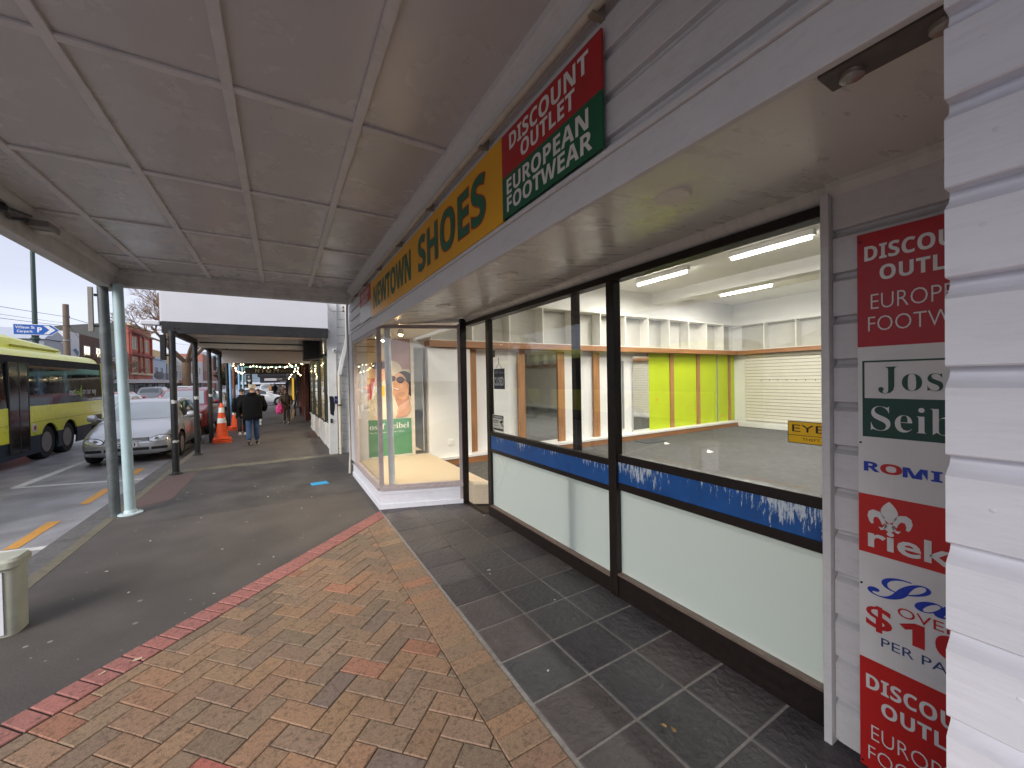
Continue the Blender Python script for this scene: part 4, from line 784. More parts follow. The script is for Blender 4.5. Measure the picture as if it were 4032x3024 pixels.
    for sg_ in (-1, 1):
        def el(a, b):
            th = a*math.pi*2; r = b; return sg_*(.565+(.175+o_[0])*r*math.cos(th)), zh-.045+(.066+o_[0])*r*math.sin(th)+.02*(r*math.cos(th))
        o_ = [.014]; hl_ = nose_patch(0, 0, 0, 0, .010, 26, 4, el).build('headlight', BPL, t, smooth=True, local=True); o_[0] = 0; nose_patch(0, 0, 0, 0, .017, 26, 4, el).build('lens', HLG, hl_, smooth=True, local=True); c_ = front(sg_*.52, zh-.045, .024); MB().lathe([(.018, 0), (.042, -.006), (.047, 0)], c_, 16, 'y').build('reflector', RIM, hl_, smooth=True, local=True)
        if lit_tail is not None:
            MB().box(sg_*.60, sg_*(smooth_tab(s['w'], Lc-.06)+.004), Lc-.10, Lc-.015, .70, .92).build('tail_light', TLR if lit_tail else TLD, t, local=True, bevel=.01)
    nose_patch(-.38, .38, zh-.085, zh+.0, .006, 12, 2).build('grille', BPL, t, local=True)
    if detail > 1:
        g = MB()
        for k in range(4):
            z = zh-.075+.022*k; pts = [front(-.37+.74*i/12, z, .012) for i in range(13)]; g.tube(pts, .005, 5)
        g.build('grille_bar', RIM, t, local=True)
        g = MB(); c = front(0, zh-.04, .022); g.lathe([(.050, -.006), (.056, 0), (.050, .006)], c, 24, 'y'); V = lambda a, b: (c[0]+a, c[1]-.006, c[2]+b)
        for pth in (((-.022, .038), (0, .004), (.022, .038)), ((-.040, .014), (-.018, -.036), (0, -.004), (.018, -.036), (.040, .014))): g.tube([V(*p) for p in pth], .005, 5)
        g.build('badge', RIM, t, local=True)
    zl = zb+.12
    for a, b in ((-.70, -.42), (-.38, -.02), (.02, .38), (.42, .70)): nose_patch(a, b, zl, zl+.062, .008, 4, 2).build('bumper_grille', BPL, t, local=True)
    pts = [front(-.78+1.56*i/16, zl+.15, .010) for i in range(17)]; MB().tube(pts, .012, 6).build('bumper_strip', BPL if kind != 'hatch' else paint, t, local=True)
    p = front(0, zl+.10, .02); MB().box(-.19, .19, p[1]-.012, p[1]+.02, zl+.085, zl+.20).build('number_plate', PLT, t, local=True)
    if plate: text(plate, t, BPL, (-.15, p[1]-.0135, zl+.105), XP, ZP, .30, .072, bold=.02, local=True)
    if detail > 1:
        MB().tube([(-.55, s['g0']+.10, belt(s['g0'])+.075), (-.05, s['g0']+.14, belt(s['g0'])+.10)], .008, 5).tube([(-.02, s['g0']+.10, belt(s['g0'])+.075), (.45, s['g0']+.14, belt(s['g0'])+.10)], .008, 5).build('wiper', BPL, t, local=True)
        g = MB()
        for sg_ in (-1, 1):
            for yy in (s['g0']+.02, ym, yb+.02):
                g.tube([(sg_*(smooth_tab(s['w'], yy)*k+.001), yy, zb+(smooth_tab(s['zt'], yy)-zb)*f) for k, f in ((.97, .14), (.998, .35), (1.002, .52), (.993, .72), (.958, .86))], .004, 4)
        g.build('door_gap', BPL, t, local=True)
    return t
def paint(name, c, metal=.3, rough=.28): return mat(name, c, rough, .015, 1.5, spec=.5, coat=.7, metal=metal, rv=0)
PSI = paint('silver paint', (.50, .51, .53), .55); PWH = paint('white car paint', (.72, .73, .74), 0); PRD = paint('dark red paint', (.20, .012, .022), .2); PBK = paint('black car paint', (.012, .013, .016), .1); PGY = paint('grey car paint', (.16, .17, .19), .5); PBL2 = paint('blue car paint', (.05, .10, .20), .4); PRB = paint('bright red paint', (.42, .02, .015), .1)
RZ = -.135
make_car('silver_hatchback', 'silver hatchback parked facing the camera behind the steel posts', (-3.07, 12.18, RZ), 0, PSI, 'hatch', plate='ZU 1', lit_tail=False)
make_car('red_car', 'dark red car parked behind the silver hatchback', (-3.15, 17.3, RZ), 0, PRD, 'suv', lit_tail=False)
make_car('white_car', 'white car parked behind the dark red car by the blue posts', (-3.25, 23.0, RZ), 0, PWH, 'sedan', detail=1)
make_car('pale_car', 'pale silver car in the traffic lane between the bus and the parked silver hatchback', (-6.3, 21.2, RZ), 0, PSI, 'sedan', detail=1)
make_car('black_car', 'black car in the far lane left of the red tail lights', (-9.2, 30.5, RZ), math.pi, PBK, 'sedan', detail=1, lit_tail=True)
make_car('bright_red_car', 'bright red car with lit tail lights queuing beyond the black car', (-9.0, 37, RZ), math.pi, PRB, 'hatch', detail=1, lit_tail=True)
make_car('turning_car', 'white car turning out of the side street across the footpath', (.55, 38.2, RZ), math.pi*.5+.12, PWH, 'sedan', detail=1)
make_car('following_car', 'white car facing the camera behind the one turning out of the side street', (-1.4, 52.5, RZ), 0, PWH, 'suv', detail=1)
make_car('distant_grey_car', 'grey car with lit tail lights far down the road by the tree', (-9.3, 47, RZ), math.pi, PGY, 'suv', detail=1, lit_tail=True)
make_car('distant_blue_car', 'small blue car parked far down the near kerb', (-3.2, 34, RZ), 0, PBL2, 'hatch', detail=1)
make_car('distant_white_van', 'white car with lit tail lights farthest along the far lane', (-9.1, 58, RZ), math.pi, PWH, 'suv', detail=1, lit_tail=True)
make_car('distant_dark_car', 'dark car with lit tail lights far beyond the black posts', (-8.9, 70, RZ), math.pi, PBK, 'hatch', detail=1, lit_tail=True)
make_car('parked_grey_car', 'grey car parked at the opposite kerb under the shop verandahs', (-12.0, 40, RZ), math.pi, PGY, 'hatch', detail=1)
# ------------------------------------------------------------------ bus
LIM = mat('lime bus paint', (.74, .75, .06), .32, .05, 2, coat=.4, dirt=.18, ds=3, dcol=(.40, .40, .08)); BGL = mat('dark bus glass', (.008, .009, .011), .06, .2, spec=.5); NVY = mat('navy bus skirt', (.018, .026, .045), .45, .2, 4); GRB = mat('bus tyre dust', (.06, .05, .045), .8)
bus = thing('city_bus', 'lime yellow and black city bus passing at the left', 'bus', (-5.15, 18.2, RZ), 0)
# local: nearside at x=0, rear at y=0, length toward -y, z from road
BL = -12.2
def bsec(x0, top, z0, y):  # cross-section ring
    W = -2.5; r = .28
    o = [(x0-.035, z0), (x0-.05, top-r)]
    for i in range(1, 7): a = R(90*i/6); o.append((x0-.05-r+r*math.cos(a), top-r+r*math.sin(a)))
    o2 = [(W-x-0, z) for x, z in [(p[0], p[1]) for p in o]][::-1]
    return [(x, y, z) for x, z in o+[(W/2, top+.03)]+o2]
TOPZ = 2.76
def shell(z_lo, z_hi, m, name, off=0., ys=(0., BL), par=None):
    """one colour band of the side walls, both sides plus the rear"""
    g = MB(); xs = lambda z: off+(0 if z < 1.35 else -.03*(z-1.35))
    for sx in (0, 1):
        f = (lambda x: x) if sx == 0 else (lambda x: -2.5-x)
        g.prism([(f(xs(z_lo)), ys[0], z_lo), (f(xs(z_hi)), ys[0], z_hi), (f(xs(z_hi)-.03), ys[0], z_hi), (f(xs(z_lo)-.03), ys[0], z_lo)], (0, ys[1]-ys[0], 0))
    return g.build(name, m, par or bus, local=True)
g = MB(); rows = []
for y, k in ((.02, .10), (-.03, .03), (-.12, 0), (-.5, 0), (BL, 0)):
    o = []
    for x, yy, z in bsec(-k, TOPZ-k*.7, 2.54, y): o.append((x, yy, z))
    rows.append(o)
g.grid(rows); g.poly(rows[0]); g.build('roof', LIM, bus, smooth=True, local=True)
g = MB(); g.box(-.03, -2.47, -.02, BL, .42, 2.55); bd = g.build('inner_shell', UND, bus, local=True)
shell(1.37, 2.54, BGL, 'window_band'); 
lo = MB()
for sx in (0, 1):
    f = (lambda x: x) if sx == 0 else (lambda x: -2.5-x)
    lo.box(f(0), f(-.03), 0, -4.41, .66, 1.37); lo.box(f(0), f(-.03), -5.23, BL, .60, 1.37)
low = lo.build('side_panel', LIM, bus, local=True)
sk = MB(); sk.box(-.012, -.05, -.9, BL, .22, .66); sk.box(-2.488, -2.45, -.9, BL, .22, .66); skr = sk.build('skirt', NVY, bus, local=True)
for o_ in (low, skr, bd):
    cut = MB()
    for yy in (-2.34, -3.46, BL+2.6):
        for x in (.2, -2.3): cut.lathe([(.47, 0), (.47, -.45)], (x, yy, .44), 28, 'x')
    c_ = cut.build('cutter', UND, bus, local=True); bo = o_.modifiers.new('b', 'BOOLEAN'); bo.object = c_; bo.operation = 'DIFFERENCE'; bo.solver = 'EXACT'; bake(o_); bpy.data.objects.remove(c_)
g = MB(); g.box(.012, -.06, -4.43, -5.21, .34, 2.40); d_ = g.build('door', mat('door dark glass', (.022, .02, .018), .12, .35, 2, spec=.6), bus, local=True); MB().box(.016, -.02, -4.805, -4.835, .34, 2.40).box(.016, -.02, -4.41, -4.45, .34, 2.4).box(.016, -.02, -5.19, -5.23, .34, 2.4).build('door_edge', BPL, d_, local=True)
MB().box(.005, -.02, -.10, -.94, .60, .92).build('engine_grille', mat('bus grille', (.16, .16, .05), .5), bus, local=True)
g = MB()
for k in range(7): g.box(.010, -.01, -.14, -.90, .615+.042*k, .635+.042*k)
g.build('grille_slat', BPL, bus, local=True)
g = MB(); g.box(.004, -.01, -.02, BL, .975, .982); g.build('panel_seam', mat('seam', (.2, .21, .03), .6), bus, local=True)
MB().box(.002, -2.502, .005, .02, .5, 2.56).build('rear_panel', LIM, bus, local=True, bevel=.02)
for yy in (-2.34, -3.46, BL+2.6):
    for x, q in ((-.20, 1), (-2.30, -1)):
        w_ = MB().lathe([(.24, -.13), (.40, -.14), (.425, -.10), (.425, .10), (.40, .14), (.25, .13)], (x, yy, .425), 30, 'x').build('wheel', TYR, bus, smooth=True, local=True)
        MB().lathe([(.05, q*.10), (.10, q*.09), (.12, q*.02), (.23, q*.04), (.255, q*.135), (.23, q*.135)], (x, yy, .425), 24, 'x').build('rim', mat('dusty rim', (.24, .22, .20), .6, .2, 9), w_, smooth=True, local=True)
# roof pod
g = MB(); rows = []
for y, z, e in ((-1.66, .02, 0), (-1.70, .19, .0), (-2.0, .22, 0), (-4.1, .33, 0), (-4.7, .32, .05), (-5.3, .18, .2), (-5.6, .0, .3)):
    w0, w1 = .34+e, 2.16-e; rows.append([(-w0, y, TOPZ-.03), (-w0-.05, y, TOPZ+z*.75), (-w0-.16, y, TOPZ+z), (-1.25, y, TOPZ+z+.03), (-w1+.16, y, TOPZ+z), (-w1+.05, y, TOPZ+z*.75), (-w1, y, TOPZ-.03)])
g.grid(rows); g.poly(rows[0]); g.poly(rows[-1]); g.build('roof_pod', LIM, bus, smooth=True, local=True)
g = MB(); g.box(-.32, -.36, -1.9, -4.2, TOPZ+.06, TOPZ+.10); g.build('pod_slot', mat('pod slot', (.3, .3, .03), .6), bus, local=True)
BW = mat('bus white print', (.62, .64, .62), .5); BG = mat('bus green print', (.35, .55, .06), .5)
def btx(b, y, z, w, h, m): return text(b, bus, m, (.0025, y, z), Vector((0, 1, 0)), ZP, w, h, local=True)
# nearside is seen from +x: text runs toward +y
btx('met', -2.34, 1.57, .36, .17, BW); btx('link', -1.96, 1.57, .32, .19, BG); btx('on our way', -1.50, 1.525, 1.02, .20, BW); MB().box(.003, .001, -1.58, -1.55, 1.47, 1.86).box(.003, .001, -1.64, -1.61, 1.53, 1.78).build('stripe', BG, bus, local=True)
# red and white roundel low on the panel
MB().lathe([(.11, 0), (.11, .004)], (.0, -4.2, .84), 20, 'x').build('roundel', BW, bus, local=True); MB().lathe([(.06, 0), (.06, .006)], (.0, -4.18, .84), 20, 'x').build('roundel_mark', mat('roundel red', (.4, .05, .05), .5), bus, local=True)
# ------------------------------------------------------------------ people
SKN = mat('skin', (.46, .25, .17), .55, .08, 20); SKD = mat('tan skin', (.36, .19, .12), .55, .08, 20)
def skin(name, pts, edges, m, parent, sub=1, root=0):
    me = bpy.data.meshes.new(name); me.from_pydata([p[:3] for p in pts], edges, []); o = bpy.data.objects.new(name, me); COL.objects.link(o); o.parent = parent; me.materials.append(m)
    o.modifiers.new('s', 'SKIN').use_smooth_shade = True
    lay = me.skin_vertices[0].data if me.skin_vertices else None
    if lay is None:
        bm = bmesh.new(); bm.from_mesh(me); bm.verts.layers.skin.verify(); bm.to_mesh(me); bm.free(); lay = me.skin_vertices[0].data
    for i, p in enumerate(pts): r = p[3]; lay[i].radius = (r, p[4] if len(p) > 4 else r); lay[i].use_root = (i == root)
    if sub: sb_ = o.modifiers.new('u', 'SUBSURF'); sb_.levels = sub; sb_.render_levels = sub
    bake(o); o.data.polygons.foreach_set('use_smooth', [True]*len(o.data.polygons)); return o
def person(label, loc, rz, h, jacket, trousers, shoes, hairc, skn=SKN, arms=((-12, 10), (-12, 10)), legs=(18, -16), stoop=0., coat_len=.78, jr=1.0, hat=None, long_hair=False, face=True, group=None, belt=True):
    """faces local +Y. arms: (swing, elbow bend) in degrees left, right; legs: swing left, right"""
    t = thing('person', label, 'person', loc, rz, group); k = h/1.75; S_ = lambda p: (p[0]*k, p[1]*k, p[2]*k)
    st = math.sin(R(stoop))
    def up(x, y, z): d = max(0, z-.95); return (x, y+d*st, z-d*st*.25)
    P = []; E = []; idx = {}
    def v(n, p, r, par=None, r2=None):
        p = S_(p); P.append((*p, r*k, (r2 or r)*k)); idx[n] = len(P)-1
        if par is not None: E.append((idx[par], idx[n]))
    v('pel', up(0, 0, .96), .115); v('wai', up(0, 0, 1.12), .108, 'pel'); v('che', up(0, 0, 1.30), .116, 'wai'); v('nb', up(0, -.01, 1.46), .075, 'che'); v('nk', up(0, 0, 1.53), .054, 'nb'); v('jaw', up(0, .03, 1.585), .066, 'nk', .075); v('hd', up(0, .015, 1.66), .078, 'jaw', .094); v('cr', up(0, .0, 1.725), .055, 'hd', .065)
    J = {}
    for s_, nm, (sw, bend) in ((-1, 'l', arms[0]), (1, 'r', arms[1])):
        sh = Vector(up(s_*.185, 0, 1.41)); a = R(sw); el = sh+Vector((s_*(.06+(.05 if jr > 1.15 else 0)), .27*math.sin(a), -.27*math.cos(a))); b = a+R(bend); wr = el+Vector((-s_*.01, .25*math.sin(b), -.25*math.cos(b))); fd = (wr-el).normalized(); ha = wr+fd*.07
        v(nm+'sh', sh, .066, 'che'); v(nm+'el', el, .046, nm+'sh'); v(nm+'wr', wr, .030, nm+'el', .024); v(nm+'ha', ha, .036, nm+'wr', .018)
        sd_ = Vector((0, 1, 0))-fd*fd.y; sd_ = sd_.normalized() if sd_.length > .1 else Vector((0, 0, 1))
        for q, (o_, l) in enumerate(((.026, .062), (.009, .072), (-.009, .068), (-.026, .055))):
            b0 = ha+sd_*o_+fd*.03; v(nm+'f%d' % q, b0, .0085, nm+'ha'); v(nm+'g%d' % q, b0+fd*l*.55+Vector((-s_*.008, 0, 0)), .0078, nm+'f%d' % q); v(nm+'h%d' % q, b0+fd*l+Vector((-s_*.026, 0, 0)), .0065, nm+'g%d' % q)
        tb = ha+sd_*.034-fd*.01; v(nm+'t', tb, .010, nm+'ha'); v(nm+'u', tb+fd*.04+sd_*.012+Vector((-s_*.012, 0, 0)), .008, nm+'t'); J[nm] = (sh, el, wr, ha)
    for s_, nm, sw in ((-1, 'l', legs[0]), (1, 'r', legs[1])):
        hp = Vector((s_*.09, 0, .90)); a = R(sw); kn = hp+Vector((0, .42*math.sin(a), -.42*math.cos(a))); b = a-R(14 if sw < 0 else 6); an = kn+Vector((0, .40*math.sin(b), -.40*math.cos(b))); an.z = max(.085, an.z)
        v(nm+'hp', hp, .082, 'pel'); v(nm+'kn', kn, .055, nm+'hp'); v(nm+'an', an, .036, nm+'kn'); v(nm+'to', (an.x+s_*.01, an.y+.14, max(.035, an.z-.055)), .034, nm+'an', .026); J[nm+'leg'] = (hp, kn, an)
    skin('body', P, E, skn, t, 1)
    # jacket / coat
    zl = coat_len; g = MB(); rows = []; rnj = random.Random(int(h*100)+3)
    prof = ((zl, .172, .125), (zl+.03, .182, .135), (.86, .178, .132), (1.0, .180, .132), (1.12, .186, .135), (1.24, .198, .138), (1.34, .206, .135), (1.40, .196, .125), (1.445, .150, .105), (1.475, .095, .085), (1.505, .080, .080), (1.535, .082, .084), (1.545, .070, .074))
    for z, rx, ry in prof:
        if z < zl or (z > zl+.04 and z < zl+.1): continue
        ph = rnj.random()*6; c_ = up(0, -.01, z)
        rows.append([S_((c_[0]+jr*rx*math.copysign(abs(math.cos(a))**.8, math.cos(a))*(1+.025*math.sin(5*a+ph)), c_[1]+jr*ry*math.copysign(abs(math.sin(a))**.85, math.sin(a))*(1+.03*math.sin(4*a+ph)), c_[2]+.006*math.sin(3*a+ph))) for a in [2*math.pi*i/28 for i in range(28)]])
    g.grid(rows, True)
    for nm in 'lr':
        sh, el, wr, ha = J[nm]; q_ = []
        for i in range(13):
            f = i/12; p_ = sh+(el-sh)*(f*2) if f <= .5 else el+(wr-el)*(f*2-1); q_.append(S_(p_))
        g.tube(q_, [k*jr*(.078-.022*i/12)*(1+.06*math.sin(i*2.1)) for i in range(13)], 14)
    g.build('jacket', jacket, t, smooth='all', local=True)
    if jr > 1.15: MB().lathe([(.085*k, 0), (.125*k, .03*k), (.13*k, .07*k), (.10*k, .11*k), (.07*k, .10*k)], S_(up(0, -.035, 1.435)), 20).build('hood', jacket, t, smooth='all', local=True)
    Q = []; F = []; Q.append((*S_((0, 0, .95)), .128*k, .128*k))
    for nm in 'lr':
        hp, kn, an = J[nm+'leg']; i = len(Q); Q += [(*S_(hp), .098*k, .10*k), (*S_(kn), .080*k, .082*k), (*S_(an+Vector((0, 0, .0))), .068*k, .074*k)]; F += [(0, i), (i, i+1), (i+1, i+2)]
    skin('trousers', Q, F, trousers, t, 1)
    for nm in 'lr':
        hp, kn, an = J[nm+'leg']; zf = an.z-.085; g = MB(); c = Vector((an.x, an.y, zf)); rows = []
        for y, w_, hh in ((-.085, .026, .06), (-.06, .040, .085), (.0, .044, .095), (.08, .048, .06), (.14, .044, .05), (.185, .024, .035)): rows.append([tuple(S_((c.x+a*w_, c.y+y, c.z+b*hh))) for a, b in ((-1, 0), (-1, .45), (-.7, .9), (0, 1), (.7, .9), (1, .45), (1, 0))])
        g.grid(rows, True); g.poly(rows[0]); g.poly(rows[-1]); sh_ = g.build('shoe', shoes, t, smooth=True, local=True)
        MB().grid([[tuple(S_((c.x+a*1.05*w_, c.y+y, c.z+b))) for a, b in ((-1, -.004), (-1, .018), (1, .018), (1, -.004))] for y, w_ in ((-.09, .028), (-.06, .042), (0, .046), (.08, .050), (.14, .046), (.19, .026))], True).build('sole', mat('pale sole', (.45, .44, .42), .6), sh_, local=True)
    hc = Vector(up(0, .012, 1.665))
    g = MB(); rows = []
    for i in range(6):
        th = R(8+i*(17 if not long_hair else 22)); zz = math.cos(th); rr_ = math.sin(th); row = []
        for j in range(16):
            a = 2*math.pi*j/16; fx = math.cos(a); fy = math.sin(a); cutf = 1 if fy < .35 else max(.0, 1-(i/6)*.75)
            row.append(tuple(S_((hc.x+.088*rr_*fx, hc.y-.008+.104*rr_*fy*(1 if fy < 0 else .90), hc.z+.012+.098*(zz if cutf > .99 else max(zz, .32))))))
        rows.append(row)
    g.grid(rows, True); g.poly(rows[0]); g.build('hair', hairc, t, smooth=True, local=True)
    if face:
        g = MB()
        for s_ in (-1, 1): g.lathe([(.0025*k, -.004), (.012*k, 0), (.0025*k, .004)], S_((hc.x+s_*.032, hc.y+.085, hc.z-.008)), 8, 'y'); g.box((hc.x+s_*.032-.016)*k, (hc.x+s_*.032+.016)*k, (hc.y+.082)*k, (hc.y+.094)*k, (hc.z+.014)*k, (hc.z+.021)*k)
        g.build('eyes', mat('dark eyes', (.02, .015, .012), .4), t, local=True); MB().box((hc.x-.026)*k, (hc.x+.026)*k, (hc.y+.078)*k, (hc.y+.092)*k, (hc.z-.070)*k, (hc.z-.060)*k).build('mouth', mat('lips', (.25, .09, .08), .5), t, local=True)
        MB().lathe([(.004*k, .0), (.016*k, .012*k), (.010*k, .045*k), (.004*k, .055*k)], S_((hc.x, hc.y+.092, hc.z-.045)), 8).build('nose', skn, t, smooth=True, local=True)
    if hat:
        g = MB(); g.lathe([(.125*k, .000), (.130*k, .004), (.095*k, .030*k), (.092*k, .06*k), (.082*k, .105*k), (.06*k, .118*k), (.01*k, .120*k)], S_((hc.x, hc.y-.005, hc.z+.010)), 24); g.build('bucket_hat', hat, t, smooth=True, local=True)
    return t, J, k
def cloth(n, c, **q): return mat(n, c, .85, .22, 18, .3, 90, **q)
JBK = cloth('black padded jacket', (.006, .006, .007), spec=.12); JEA = cloth('blue denim', (.035, .065, .14), dirt=.4, ds=5, dcol=(.10, .15, .24)); JDK = cloth('dark trousers', (.016, .016, .018)); SHB = mat('dark shoe', (.03, .03, .03), .6); SHW = mat('white shoe', (.6, .6, .58), .6); HDK = mat('dark hair', (.014, .011, .010), .6, .2, 60); HBR = mat('brown hair', (.06, .035, .02), .6, .2, 60); HGR = mat('grey hair', (.3, .29, .27), .6, .2, 60)
HATM = mat('patterned sun hat', (.50, .45, .36), .8, .45, 40); JBR = cloth('brown coat', (.07, .045, .028)); TRK = cloth('khaki trousers', (.12, .095, .07)); JTN = cloth('tan coat', (.30, .15, .06)); JGY = cloth('grey coat', (.10, .10, .11)); JWH = cloth('pale leggings', (.42, .46, .50))
person('person in a patterned bucket hat, bulky black jacket and blue jeans walking away', (-.70, 13.0, 0), 0, 1.64, JBK, JEA, SHB, HGR, arms=((-10, 50), (8, 52)), legs=(-9, 9), stoop=8, coat_len=.74, jr=1.38, hat=HATM, face=False)
person('person in black jacket and trousers walking just ahead of the bucket hat walker', (-1.10, 15.25, 0), .1, 1.50, JBK, JDK, SHW, HDK, arms=((-18, 22), (12, 18)), legs=(-20, 16), coat_len=.66, jr=1.12, face=False)
person('person mostly hidden behind the bucket hat walker, with white shoes', (-.80, 18.6, 0), 0, 1.45, JGY, JWH, SHW, HBR, arms=((10, 12), (-10, 12)), legs=(12, -14), face=False)
tb, Jb, kb = person('person in a brown coat and scarf walking towards the camera carrying a pink backpack', (.16, 18.55, 0), math.pi, 1.42, JBR, TRK, SHB, HDK, skn=SKD, arms=((4, 50), (22, 62)), legs=(14, -12), coat_len=.72, jr=1.08)
MB().tube([(-.02, .0, 1.225), (.0, .06, 1.20), (.03, .085, 1.14), (.03, .10, .92)], .028, 8).tube([(-.05, .05, 1.20), (-.045, .095, 1.0)], .026, 8).build('scarf', cloth('dark scarf', (.05, .05, .06)), tb, smooth=True, local=True)
PNK = mat('pink camouflage cloth', (.52, .02, .17), .7, .55, 30, dirt=.8, ds=14, dcol=(.72, .30, .42), d2=.58)
t = thing('backpack', 'bright pink patterned backpack hanging from the hand of the person in the brown coat', 'backpack', (-.07, 18.24, .44))
g = MB(); rows = []
for z, wx, wy_ in ((.0, .07, .05), (.03, .115, .085), (.12, .13, .10), (.24, .125, .095), (.33, .10, .075), (.39, .06, .045), (.41, .02, .02)): rows.append([(wx*math.copysign(abs(math.cos(a))**.75, math.cos(a)), wy_*math.copysign(abs(math.sin(a))**.75, math.sin(a)), z) for a in [2*math.pi*i/20 for i in range(20)]])
g.grid(rows, True); g.poly(rows[0]); g.poly(rows[-1]); g.build('bag', PNK, t, smooth=True, local=True); MB().tube([(-.03, 0, .39), (-.02, .0, .47), (.02, .0, .50), (.05, .0, .47), (.04, 0, .38)], .010, 6).build('carry_loop', PNK, t, smooth=True, local=True)
g = MB(); rows = []
for z, wx, wy_ in ((.06, .05, .01), (.08, .085, .035), (.17, .085, .04), (.20, .05, .01)): rows.append([(wx*math.cos(a), -.085+wy_*math.sin(a), z) for a in [2*math.pi*i/14 for i in range(14)]])
g.grid(rows, True); g.poly(rows[0]); g.poly(rows[-1]); g.build('front_pocket', PNK, t, smooth=True, local=True); MB().tube([(.09, .06, .36), (.14, .05, .25), (.13, .05, .05)], .009, 6).build('shoulder_strap', mat('strap pink', (.6, .35, .30), .7), t, smooth=True, local=True)
person('distant person in a tan coat standing far along the footpath', (-1.0, 53, 0), 2.6, 1.62, JTN, JDK, SHB, HBR, legs=(3, -3), coat_len=.5, face=False)
person('distant person in black walking far along the footpath right of the tan coat', (-.60, 51.5, 0), 0, 1.66, JBK, JDK, SHB, HDK, face=False)
person('distant person in dark grey beside the far shopfronts', (-.05, 50, 0), math.pi, 1.6, JGY, JDK, SHB, HDK, face=False)
person('distant person in brown nearly hidden behind the carrier of the pink backpack', (.15, 40, 0), math.pi, 1.55, JBR, JDK, SHB, HDK, face=False)
# ------------------------------------------------------------------ cones
ORG = mat('cone orange', (.72, .085, .018), .5, .12, 8, dirt=.2, ds=6, dcol=(.3, .06, .03)); RFL = mat('reflective band', (.72, .72, .70), .35, .06, 20)
def cone(loc, label, rz):
    t = thing('traffic_cone', label, 'traffic cone', loc, rz, 'stacked orange cones')
    for k in range(3):
        z = .048*k; g = MB(); ring = lambda s_, zz, r_: rr(-s_, s_, -s_, s_, r_, zz, 4)
        rows = [ring(.225-.004*k, z, .05), ring(.23-.004*k, z+.012, .05), ring(.225-.004*k, z+.034, .05), ring(.15, z+.044, .05)]; g.grid(rows, True); g.poly(rows[0]); g.poly(rows[-1]); g.build('base', ORG, t, local=True)
    R_ = lambda z: .155-.115*(z-.135)/1.0
    MB().lathe([(R_(.12), .12), (R_(.5), .5), (R_(.9), .9), (R_(1.12)-.004, 1.12), (.028, 1.135)], n=28).build('cone_body', ORG, t, smooth=True, local=True)
    for a, b in ((.56, .70), (.86, 1.0)): MB().lathe([(R_(a)+.003, a), (R_(b)+.003, b), (R_(b)-.01, b), (R_(a)-.01, a)], n=28).build('white_band', RFL, t, smooth=True, local=True)
cone((-1.50, 14.0, 0), 'orange cone with two white bands nearer the camera, by the third black post', .12)
cone((-1.45, 17.45, 0), 'orange cone with white bands farther off, in front of the pale blue and rusty posts', .3)
# ------------------------------------------------------------------ white shop next door
NWH = mat('aged white paint', (.66, .66, .64), .5, .05, 6, .12, 40, dirt=.4, ds=4, dcol=(.36, .35, .32), d2=.7); CRM = mat('cream pipe paint', (.62, .58, .47), .5, .08, 12, dirt=.3, ds=8, dcol=(.3, .26, .2)); DFR = mat('dark green frame', (.025, .035, .03), .4); WIN = mat('cream shop interior', (.62, .52, .28), .6, .06)
ws = thing('white_shop', 'white painted weatherboard shop beyond the shoe shop with dark window frames', 'shop', (3, 13, 0))
g = MB(); boards_y(g, 9.98, 1.12, 9, .15, 6.2, .19, .06, .016); g.box(1.12, 9, 9.97, 10.04, 0, .15); g.build('end_wall', NWH, ws)
g = MB(); g.box(.945, 1.125, 9.93, 10.13, 0, 2.60); g.box(.93, 1.16, 9.925, 10.12, 2.45, 4.2); g.build('pilaster', NWH, ws, bevel=.006)
MB().box(1.0, 9, 10.05, 19.3, 2.95, 6.2).build('upper_wall', NWH, ws); MB().box(4.2, 9, 10.05, 19.3, 0, 2.95).build('inner_wall', WIN, ws)
for a, b, x, zr, zt in ((10.14, 11.5, 1.02, .62, 2.45), (11.62, 13.2, 1.0, .60, 2.45), (13.35, 15.0, .965, .58, 2.42), (15.2, 16.5, .945, .56, 2.42)):
    MB().box(x, x+.12, a, b, 0, zr).box(x-.015, x, a, b, 0, .06).box(x-.03, x+.10, a, b, zr-.04, zr).build('stall_riser', NWH, ws, bevel=.005)
    f = MB().box(x, x+.05, a, a+.06, zr, zt).box(x, x+.05, b-.06, b, zr, zt).box(x, x+.05, a+.06, b-.06, zt-.07, zt).box(x, x+.05, a+.06, b-.06, zr, zr+.04).build('window_frame', DFR, ws); MB().box(x+.02, x+.026, a+.06, b-.06, zr+.04, zt-.07).build('pane', GLS, f)
    MB().box(x-.01, x+.2, a, b, zt, 2.95).build('window_head', NWH, ws)
MB().box(1.1, 4.2, 10.06, 16.6, 2.70, 2.76).build('shop_ceiling', CEIL, ws); MB().box(1.05, 4.2, 10.05, 19.3, .0, .03).build('shop_floor', TIM, ws); MB().box(1.0, 4.2, 16.5, 16.6, 0, 2.95).build('cross_wall', WIN, ws)
g = MB()
for y in (11.9, 13.0, 14.2): g.box(4.14, 4.195, y, y+.5, 1.1, 1.6)
g.build('picture_frame', BLK, ws)
